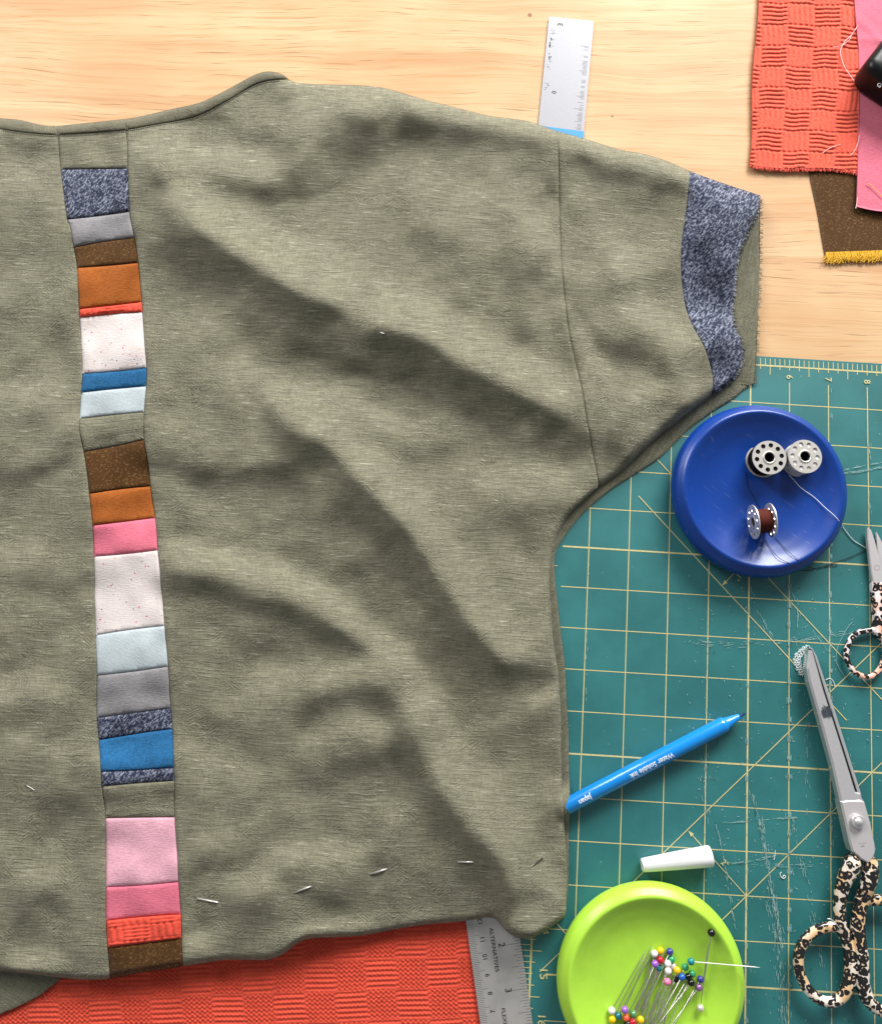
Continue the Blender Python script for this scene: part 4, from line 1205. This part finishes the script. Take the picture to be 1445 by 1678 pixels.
# pins through the hem
for (a, b, lab, mt) in (((327, 1473.5), (355, 1479), "steel pin in the hem close to the patchwork strip", None), ((485.5, 1462), (508, 1453.5), "steel pin in the hem second from the patchwork strip", None), ((609, 1432), (632, 1425), "steel pin in the hem third from the patchwork strip", None), ((752, 1413), (773.5, 1413), "steel pin in the hem above the steel ruler", None), ((887, 1408), (869, 1421), "dark pin in the right hand corner of the hem", plain("dark_steel", (.2, .18, .15, 1), .4, .8))):
    q = np.array([a, b], float); h = shirt_h(q)
    ext = (q[1] - q[0]); mid = (q[0] + q[1]) / 2
    z0, z1 = h[0] + .35, h[1] + .35
    r_ = pin(tuple(q[0] - ext * .12), tuple(q[1] + ext * .12), z0 - .1, z1 - .1, None, lab, group="pins stuck through the hem", shaft_mat=mt or plain("bright_steel", (.9, .88, .85, 1), .3, .6))
    # buried ends dip into the cloth
# ------------------------------------------------------------------ pen and cap
def along(prof, A, B, segs=24, flute=None):
    """lathe (s, r) along A->B"""
    A, B = np.array(A), np.array(B)
    t = (B - A) / np.linalg.norm(B - A)
    s_ = np.cross(t, [0, 0, 1.0]); s_ /= np.linalg.norm(s_)
    w = np.cross(s_, t)
    V, F = [], []
    for (s, r) in prof:
        for k in range(segs):
            a = 2 * math.pi * k / segs
            rr = r * (flute(a, s) if flute else 1)
            V.append(A + t * s + rr * (math.cos(a) * s_ + math.sin(a) * w))
    n = len(prof)
    for i in range(n - 1):
        for k in range(segs):
            l = (k + 1) % segs
            F.append((i * segs + k, i * segs + l, (i + 1) * segs + l, (i + 1) * segs + k))
    F.append(tuple(range(segs))); F.append(tuple(range((n - 1) * segs, n * segs))[::-1])
    return V, F, t, s_, w
pr = .00475
pa, pb = U(926.5, 1322.6, 4.9), U(1186.7, 1187.0, 4.9)
pe, pn = U(1210.8, 1173.5, 4.9), U(1220, 1168.5, 4.9)
L1 = np.linalg.norm(pb - pa); L2 = np.linalg.norm(pe - pa); L3 = np.linalg.norm(pn - pa)
pen = empty("marker_pen", U(1060, 1255, 0), "bright blue water soluble marker pen sticking out from under the shirt", "pen")
PENB = plain("pen_blue", lin('#0a86d8'), .28, 0, .5, coat=.4)
v, f, pt, ps, pw = along([(0, .0043), (.0006, pr), (L1 - .002, pr), (L1, pr * .96), (L1 + .0008, pr * .80), (L1 + .0018, pr * .72), (L2 - .0006, pr * .40), (L2, pr * .34)], pa, pb, 32)
obj("barrel", v, f, PENB, pen)
v, f, _, _, _ = along([(L2 - .001, .0011), (L2 + .0014, .0010), (L3, .0005)], pa, pb, 12)
obj("nib", v, f, plain("felt_nib", lin('#0c3d6b'), .8), pen)
PRINTW = plain("white_print", (.85, .88, .9, 1), .5)
def pen_text(s, px, py, size, sx=1.0):
    c = U(px, py, 4.9 + 4.2)
    q = (c - pa) @ pt
    side = (c - pa) @ ps / pr
    th0 = math.acos(max(-1, min(1, side)))
    v, f = text_mesh(s, True)
    b_ = bmesh.new()
    bv = [b_.verts.new(tuple(map(float, p_))) for p_ in v]
    for q_ in f:
        try: b_.faces.new([bv[k] for k in q_])
        except ValueError: pass
    for y_ in np.arange(-.6, .61, .08):     # cut so that the print bends round the barrel
        bmesh.ops.bisect_plane(b_, geom=b_.verts[:] + b_.edges[:] + b_.faces[:], plane_co=(0, float(y_), 0), plane_no=(0, 1, 0))
    b_.verts.index_update()
    v = [tuple(q_.co) for q_ in b_.verts]; f = [tuple(k.index for k in q_.verts) for q_ in b_.faces]
    b_.free()
    out = []
    for p_ in v:
        a = th0 + p_[1] * size / pr * -1.0
        out.append(pa + pt * (q - p_[0] * size * sx) + (pr + .00008) * (math.cos(a) * -0 * ps + math.cos(a) * ps + math.sin(a) * pw))
    obj("printed_word", out, f, PRINTW, pen, smooth=False)
# lettering reads from the nib back to the shirt, upside down in the picture
pen_text("Water Soluble Ink", 1068, 1254.5, .0046, .86)
pen_text("Japan", 958.5, 1310.5, .0046, .86)
ca, cb_ = U(1051, 1418.5, 4.2), U(1165.5, 1403, 6.1)
Lc = np.linalg.norm(cb_ - ca)
cap_mat = plain("white_cap", (.86, .85, .87, 1), .32, 0, .5, coat=.2)
fl = lambda a, s: 1 + (.05 * (max(0, math.cos(6 * (a + .3))) ** 3) if .002 < s < Lc * .8 else 0)
v, f, *_ = along([(.0004, .0022), (0, .0034), (.0008, .0039), (.003, .00412), (Lc * .5, .0052), (Lc * .8, .0058), (Lc - .0012, .0061), (Lc - .0003, .0058), (Lc, .0050), (Lc - .006, .0046)], ca, cb_, 48, fl)
capr = obj("pen_cap", v, f, cap_mat)
tag(capr, "white ribbed pen cap lying above the lime green dish", "pen cap")

# ------------------------------------------------------------------ scissors
def leopard(name, cream, tan, scale, dark=.28):
    N = NT(name)
    o = N.n('ShaderNodeNewGeometry').outputs['Position']
    w = N.n('ShaderNodeTexNoise', {'Vector': o, 'Scale': 300.0, 'Detail': 2.0})
    ad = N.n('ShaderNodeVectorMath', {0: o, 1: N.n('ShaderNodeVectorMath', {0: w.outputs[1], 'Scale': .0035}, operation='SCALE').outputs[0]}, operation='ADD').outputs[0]
    vo = N.n('ShaderNodeTexVoronoi', {'Vector': ad, 'Scale': scale, 'Randomness': .9})
    d = vo.outputs['Distance']
    brk = N.noise(N.map(o, (700, 700, 700)), 1.0, 1.0)
    ringm = N.math('MULTIPLY', N.ramp(d, .55, .50), N.ramp(d, .22, .27))
    lowm = N.noise(N.map(o, (130, 130, 130)), 1.0, 1.0)
    hi_ = N.math('MULTIPLY_ADD', lowm, .5, dark)
    ringm = N.math('MULTIPLY', N.ramp(N.math('SUBTRACT', d, hi_), 0, .04, 1, 0), N.ramp(N.math('ADD', d, N.math('MULTIPLY', N.math('SUBTRACT', brk, .5), .25)), .17, .21))
    cmix = N.mix(N.ramp(N.noise(N.map(o, (70, 70, 70)), 1.0, 1.0), .42, .58), cream, tan)
    inner = N.mix(N.ramp(d, .18, .24, .8, 0), cmix, tuple([x * .72 for x in tan[:3]] + [1]))
    c = N.mix(ringm, inner, (.012, .011, .012, 1))
    return N.out(c, .18, Specular_IOR_Level=.5, Coat_Weight=.5, Coat_Roughness=.08)
LEO = leopard("leopard_enamel", lin('#efe2d2'), lin('#e0bb8c'), 285.0, .34)
LEO2 = leopard("leopard_enamel_pink", lin('#efe3e2'), lin('#eeb9a0'), 270.0)
BLADE = plain("polished_steel", (.72, .70, .71, 1), .28, .55, noise=.12)
MIRROR = plain("mirror_steel", (.60, .64, .61, 1), .2, .6)
BLADE2 = plain("satin_steel", (.70, .66, .66, 1), .38, .45)
GAP_SHADE = plain("blade_gap_shade", (.006, .006, .007, 1), .4)  # flat black painted as the shade between the blades, not a steel colour
def slab(px_top, z_top, z_bot, mat, parent, name, inset=0, bev=.0006, side=None):
    """extruded blade: picture outline of its upper face, chamfered edges"""
    T = U(np.array(px_top)[:, 0], np.array(px_top)[:, 1], z_top)
    if np.sum(T[:, 0] * np.roll(T[:, 1], -1) - np.roll(T[:, 0], -1) * T[:, 1]) < 0: T = T[::-1]
    n = len(T)
    c = T.mean(0)
    zt = np.broadcast_to(z_top, (n,))
    def offs(d):
        t = np.roll(T, -1, 0) - np.roll(T, 1, 0); t /= np.linalg.norm(t, axis=1)[:, None] + 1e-9
        nn = np.c_[t[:, 1], -t[:, 0], 0 * t[:, 0]]
        return T + nn * d
    tv, tf = triangulate(T[:, :2], [])
    mb = MB()
    ntop = len(tf)
    # top cap keeps loop order because the outline vertices come first
    zz = np.r_[T[:, 2], np.full(max(0, len(tv) - n), c[2])]
    mb.add(np.c_[tv, zz], tf)
    O = offs(bev); O[:, 2] = T[:, 2] - bev
    B = O.copy(); B[:, 2] = z_bot * MM
    m0 = MB()
    V = np.vstack([T, O, B])
    F = []
    for i in range(n):
        j = (i + 1) % n
        F += [(n + i, n + j, j, i), (2 * n + i, 2 * n + j, n + j, n + i)]
    mb.add(V, F)
    mb.add(np.c_[tv, np.full(len(tv), z_bot * MM)], tf[:, ::-1])
    o = obj(name, mb.v, mb.f, mat if side is None else [mat, side], parent, smooth=False)
    if side is not None:
        for i in range(ntop, ntop + 2 * n):
            if (i - ntop) % 2: o.data.polygons[i].material_index = 1
    return o
def px4(a, ox, oy, s): return [(ox + x / s, oy + y / s) for x, y in a]
# big shears
sh = empty("scissors", U(1390, 1400, 0), "large dressmaking shears with leopard print handles and chrome blades", "scissors")
Z4 = lambda a: px4(a, 1280, 1040, 4.194)
slab(Z4([(214, 98), (240, 150), (350, 480), (460, 830), (545, 1098), (548, 1125), (562, 1150), (600, 1300), (645, 1480), (630, 1540), (560, 1540), (500, 1400), (430, 1200), (330, 820), (225, 330), (196, 160)]), 5.0, 1.2, BLADE, sh, "lower_blade")
slab(Z4([(207, 100), (216, 118), (297, 385), (427, 790), (520, 1085), (522, 1095), (200, 150)]), 9.0, 5.05, GAP_SHADE, sh, "blade_gap")  # black filler slab added as the dark of the gap, no real edge
slab(Z4([(204, 108), (207, 116), (281, 385), (410, 790), (503, 1090), (540, 1102), (546, 1128), (470, 1146), (420, 1150), (365, 900), (268, 540), (205, 320), (190, 236), (196, 190)]), 11.0, 5.1, BLADE, sh, "upper_blade", bev=.0011, side=MIRROR)
slab(Z4([(420, 1153), (470, 1149), (548, 1150), (565, 1156), (605, 1300), (636, 1450), (638, 1500), (628, 1530), (600, 1565), (560, 1540), (500, 1490), (485, 1440), (450, 1280)]), 11.6, 4.0, BLADE2, sh, "blade_tang", bev=.0010, side=MIRROR)
mb = MB()
for lo_ in (0,):
    pass
v, f = lathe([(.0001, -.001), (.0040, -.001), (.0041, .0008), (.0037, .0016), (.0030, .0018), (.0027, .0015), (.0024, .0022), (.0014, .0030), (.0001, .0033)], 32)
c = U(1280 + 522 / 4.194, 1040 + 1285 / 4.194, 12.4)
obj("pivot_screw", v + c, f, BLADE, sh, loc=c)
mb = MB()
c = U(1280 + 556 / 4.194, 1040 + 1435 / 4.194, 11.72)
dv_ = U(1290, 1062, 0) - U(1280, 1063, 0)
for k, (wd, oy) in enumerate(((.0020, 0), (.0009, -.0016))):
    x = np.array([dv_[0], dv_[1], 0]) / np.linalg.norm(dv_)
    y = np.array([-x[1], x[0], 0])
    for j in range(5):
        a_ = c + x * wd * (j - 2) * .5 + y * oy
        mb.add(*ribbon(a_ - y * .0003, a_ + y * (.0001 + .0002 * (j % 2)), .00035, c[2]))
obj("engraved_mark", mb.v, mb.f, plain("etched_grey", (.25, .25, .26, 1), .5), sh, smooth=False)
# dark smear on the blade
mb = MB()
for k in range(46):
    t = rng.uniform(-1, 1); s0 = rng.normal(0, .25)
    bx, by = 1280 + (315 + t * 34) / 4.194, 1040 + (535 - t * 14) / 4.194
    l = rng.uniform(4, 15) * (1 - .4 * abs(t))
    a_, b_ = (bx - .28 * l, by - l * .75 + s0 * 6), (bx + .28 * l * .8, by + l * .75 + s0 * 6)
    mb.add(*ribbon(U(*a_, 11.1), U(*b_, 11.1), .00035, .01112 + .00001 * k))
obj("stain", mb.v, mb.f, plain("dark_smear", (.07, .08, .10, 1), .5), sh, smooth=False)
Z5 = lambda a: px4(a, 1260, 1360, 5.274)
def handle(name, paths, zs, rs, mat, parent, closed=(False,)):
    mb = MB()
    for p, z, r, cl in zip(paths, zs, rs, closed):
        z = np.broadcast_to(np.asarray(z, float), (len(p),)); r = np.broadcast_to(np.asarray(r, float), (len(p),))
        P = U(np.array(p)[:, 0], np.array(p)[:, 1], z)
        Pz = np.c_[P, r * MM]
        Q = catmull(Pz, 6, cl)
        mb.add(*tube(Q[:, :3], Q[:, 3], 16, cl, flat=.8))
    return obj(name, mb.v, mb.f, mat, parent)
ringL = Z5([(622, 850), (560, 842), (480, 848), (390, 885), (315, 950), (266, 1040), (252, 1130), (262, 1230), (296, 1320), (350, 1400), (420, 1460), (500, 1490), (580, 1480), (645, 1425), (688, 1330), (706, 1230), (704, 1130), (690, 1020), (665, 920)])
stemL = Z5([(700, 215), (715, 290), (690, 360), (650, 440), (622, 540), (608, 640), (610, 740), (626, 850), (655, 930)])
handle("handle", [ringL, stemL], [6.5, [9, 9, 8.5, 8.5, 8, 7.5, 7, 7, 7]], [[3.1] * 12 + [3.3, 3.6, 3.8, 3.9, 3.9, 3.7, 3.3], [3.2, 5.2, 5.3, 4.6, 4.0, 3.6, 3.6, 3.6, 3.4]], LEO, sh, (True, False))
stemR = Z5([(880, 240), (880, 320), (868, 420), (845, 500), (812, 590), (785, 680), (768, 780), (768, 900), (782, 1030), (792, 1130), (800, 1230), (805, 1320), (830, 1420), (880, 1500), (945, 1555), (1010, 1580), (1110, 1570), (1200, 1500), (1240, 1350), (1240, 1100), (1210, 850), (1150, 690), (1060, 620), (970, 608), (890, 610), (820, 590)])
handle("handle", [stemR], [[9, 9, 9, 8.5] + [7] * 22], [[3.0, 4.6, 4.9, 4.5, 4.3, 4.0, 4.0, 4.4, 4.6, 4.6, 4.5, 4.3, 4.1, 3.8, 3.5, 3.3, 3.3, 3.3, 3.3, 3.3, 3.3, 3.3, 3.3, 3.2, 3.4, 3.6]], LEO, sh, (False,))
# small embroidery scissors
sm_ = empty("scissors", U(1440, 980, 0), "small embroidery scissors with pale leopard print handle beside the blue dish", "scissors")
slab([(1423.2, 865), (1426.5, 869), (1432, 885), (1438, 908), (1443, 932), (1446.5, 954.5), (1432, 954.5), (1429, 934), (1426, 908), (1423.6, 885)], 5.0, 2.2, BLADE2, sm_, "blade")
slab([(1436, 872), (1470, 940), (1468, 956), (1448, 956), (1440, 920)], 2.1, .4, BLADE2, sm_, "blade")
c = U(1437, 930, 5.1)
P = [c + np.array([.0016 * math.cos(a), .0016 * math.sin(a), 0]) for a in np.linspace(0, 2 * math.pi, 25)]
mb = MB()
for a_, b_ in zip(P[:-1], P[1:]): mb.add(*ribbon(a_, b_, .0003, c[2]))
obj("engraved_mark", mb.v, mb.f, plain("etched_light", (.36, .34, .34, 1), .5), sm_, smooth=False)
slab([(1431.8, 955), (1447, 955), (1462, 985), (1468, 1030), (1462, 1052), (1448, 1048), (1436, 1036), (1437, 1010), (1435, 985), (1433, 968)], 5.2, 1.2, LEO2, sm_, "handle", bev=.0010)
rs_ = [(1440, 1033), (1424, 1033), (1404, 1038), (1391, 1052), (1386.5, 1070), (1390, 1087), (1401, 1102), (1416, 1109), (1431, 1107), (1444, 1092), (1450, 1070), (1448, 1048)]
handle("finger_ring", [rs_], [3.2], [1.75], LEO2, sm_, (True,))
rs2 = [(1480 + (1463 - x) * .9 + 8, y + 4) for x, y in rs_]
handle("finger_ring", [rs2], [3.2], [1.75], LEO2, sm_, (True,))

# ------------------------------------------------------------------ black case at the top right
bk = empty("black_case", U(1452, 118, 1.6), "glossy black plastic case with rounded corner on the pink cloth", "case")
def rounded(cx, cy, ux, uy, lx, ly, r, n=7):
    out = []
    for sx, sy, a0 in ((1, 1, 0), (-1, 1, 90), (-1, -1, 180), (1, -1, 270)):
        for k in range(n):
            a = math.radians(a0 + 90 * k / (n - 1))
            x = sx * (lx / 2 - r) + r * math.cos(a); y = sy * (ly / 2 - r) + r * math.sin(a)
            out.append((cx + x * ux[0] + y * uy[0], cy + x * ux[1] + y * uy[1]))
    return np.array(out)
cor = U(1411.5, 121, 12)
ax_ = U(1445, 73.5, 12) - U(1420, 106, 12); ax_ /= np.linalg.norm(ax_)
ay_ = U(1445, 150, 12) - U(1420, 133, 12); ay_ -= ax_ * (ax_ @ ay_); ay_ /= np.linalg.norm(ay_)
lx, ly = .075, .045
cc = cor + ax_ * (lx / 2 - .003) + ay_ * (ly / 2 - .003)
mb = MB()
levels = [(2.2, -.0015), (3.2, -.0003), (6, 0), (16, 0), (19.5, -.0008), (21.8, -.0030), (22.6, -.0060), (22.8, -.010)]
rings = []
for z, ins in levels:
    rr = rounded(cc[0], cc[1], ax_, ay_, lx + 2 * ins, ly + 2 * ins, max(.009 + ins, .001))
    rings.append(np.c_[rr, np.full(len(rr), z * MM)])
n = len(rings[0])
area = np.sum(rings[0][:, 0] * np.roll(rings[0][:, 1], -1) - np.roll(rings[0][:, 0], -1) * rings[0][:, 1])
V = np.vstack(rings); F = []
for i in range(len(rings) - 1):
    for k in range(n):
        l = (k + 1) % n
        q = (i * n + k, i * n + l, (i + 1) * n + l, (i + 1) * n + k)
        F.append(q if area > 0 else q[::-1])
top = tuple(range((len(rings) - 1) * n, len(rings) * n)); F.append(top if area > 0 else top[::-1]); bot = tuple(range(n)); F.append(bot[::-1] if area > 0 else bot)
obj("shell", V, F, plain("black_gloss", (.006, .0065, .007, 1), .35, 0, .22), bk)
tx = MB()
tpz = 18.6
text_at(tx, "G", U(1440.5, 139, tpz), -ay_ * 0 + ay_, .0044)
obj("logo", tx.v, tx.f, plain("grey_print", (.35, .36, .38, 1), .4), bk, smooth=False)

# ------------------------------------------------------------------ loose threads
def scrap(name, pts, z, r, mat, label, n=6):
    zs = z if not np.isscalar(z) else [z] * len(pts)
    return strand(name, pts, zs, r, mat, label, "thread", None, n)
Z6 = lambda a: px4(a, 1360, 0, 9.87)
TH = plain("pale_pink_thread", lin('#efd2d2'), .8)
scrap("loose_thread", Z6([(455, 400), (400, 480), (345, 565), (260, 640), (205, 720), (170, 800), (172, 880), (200, 990), (240, 1090), (300, 1180), (360, 1260), (400, 1330), (430, 1400)]), [2.4, 1.6, 1.4, 1.3, 1.3, 1.3, 1.3, 1.3, 1.3, 1.3, 1.3, 1.3, 1.5], .00024, TH, "long pale thread curling from the pink cloth over the coral one")
scrap("loose_thread", Z6([(440, 430), (350, 550), (320, 625), (250, 690), (190, 730), (120, 748), (50, 750)]), [2.4, 1.6, 1.5, 1.5, 1.5, 1.4, 1.3], .00018, TH, "short pale thread branching left across the coral cloth")
scrap("loose_thread", [(1348, 250), (1358, 243), (1368, 239), (1377, 236)], 1.2, .0002, TH, "short white thread low on the coral cloth")
scrap("loose_thread", [(1394, 254), (1401, 245), (1406, 232), (1408, 220)], [1.3, 1.5, 1.9, 2.4], .0002, TH, "white thread crossing the edge between coral and pink cloth")
scrap("loose_thread", [(1420, 299), (1428, 304), (1437, 313), (1446, 322)], 2.2, .00022, plain("yellow_thread", lin('#f0c070'), .8), "yellow thread lying on the lower pink cloth")
scrap("loose_thread", [(1402, 341), (1404, 330), (1405, 322)], 2.2, .0002, TH, "tiny white thread at the corner of the pink cloth")
LACE = plain("lace_thread", (.72, .80, .80, 1), .8)
# crochet-like chain of thread near the tip of the shears
c0 = catmull(np.array(px4([(345, 1215), (325, 1265), (275, 1300), (255, 1345), (262, 1390), (285, 1440), (320, 1490)], 1260, 840, 5.594)), 10)
t_ = np.gradient(c0, axis=0); t_ /= np.linalg.norm(t_, axis=1)[:, None]; nn = np.c_[-t_[:, 1], t_[:, 0]]
mb = MB()
s_ = np.arange(len(c0))
for ph in (0, math.pi):
    q = c0 + nn * (4.2 * np.sin(s_ * .75 + ph))[:, None] * np.clip(s_ / 8, .2, 1)[:, None]
    q = catmull(q, 2)
    z = .5 + .35 * np.sin(np.arange(len(q)) * .37 + ph)
    mb.add(*tube(U(q[:, 0], q[:, 1], z), .00022, 5))
for i in range(3, len(c0) - 2, 4):
    a = np.linspace(0, 2 * math.pi, 13)[:-1]
    q = c0[i] + np.c_[np.cos(a), np.sin(a)] * 2.6 + nn[i] * (3.2 if (i // 4) % 2 else -3.2)
    mb.add(*tube(U(q[:, 0], q[:, 1], .55), .0002, 5, True))
tag(obj("thread_chain", mb.v, mb.f, LACE), "little looped chain of white thread at the tip of the shears", "thread")
scrap("loose_thread", [(1353, 1114.5), (1359, 1112), (1364, 1115), (1367, 1121), (1368, 1126)], [.4, .5, .5, .5, .4], .00022, LACE, "small white thread hook right of the shears blade")
scrap("loose_thread", [(1398, 1018), (1388, 1030), (1378, 1048), (1371, 1066), (1370, 1084), (1376, 1098), (1385, 1110)], .4, .00016, plain("teal_thread", lin('#7fb0ac'), .8), "faint thread arc left of the small scissors ring")
scrap("loose_thread", [(1270, 1393), (1269.5, 1401), (1268, 1409)], .4, .00022, WHITETHREAD, "tiny straight white thread on the mat")
scrap("loose_thread", [(1280.5, 1429), (1278, 1433), (1280, 1438), (1284.5, 1440), (1287, 1436.5), (1284, 1435), (1282.5, 1437.5)], .4, .00022, WHITETHREAD, "tiny curled white thread on the mat")
scrap("loose_thread", [(1355, 1506), (1361, 1507), (1368, 1512), (1374, 1520), (1378, 1524)], [11, 11.3, 11.3, 11, 10.4], .0003, plain("silver_thread", (.7, .72, .74, 1), .35, .6), "silver thread caught on the shears handle")
q = np.array([(44, 1288), (50, 1291), (56, 1295)], float)
scrap("loose_thread", [tuple(x) for x in q], list(shirt_h(q) + .3), .00018, WHITETHREAD, "short white lint thread on the left of the top")
q = np.array([(623, 544), (626, 545.5), (629.5, 546.5)], float)
scrap("loose_thread", [tuple(x) for x in q], list(shirt_h(q) + .3), .00028, WHITETHREAD, "white speck of lint on the main fold")
scrap("loose_thread", [(78, 1640), (72, 1630), (74, 1618), (66, 1612), (60, 1618)], .6, .00016, plain("coral_thread", lin('#c65a40'), .8), "thin coral thread straggling over the lower left layer")
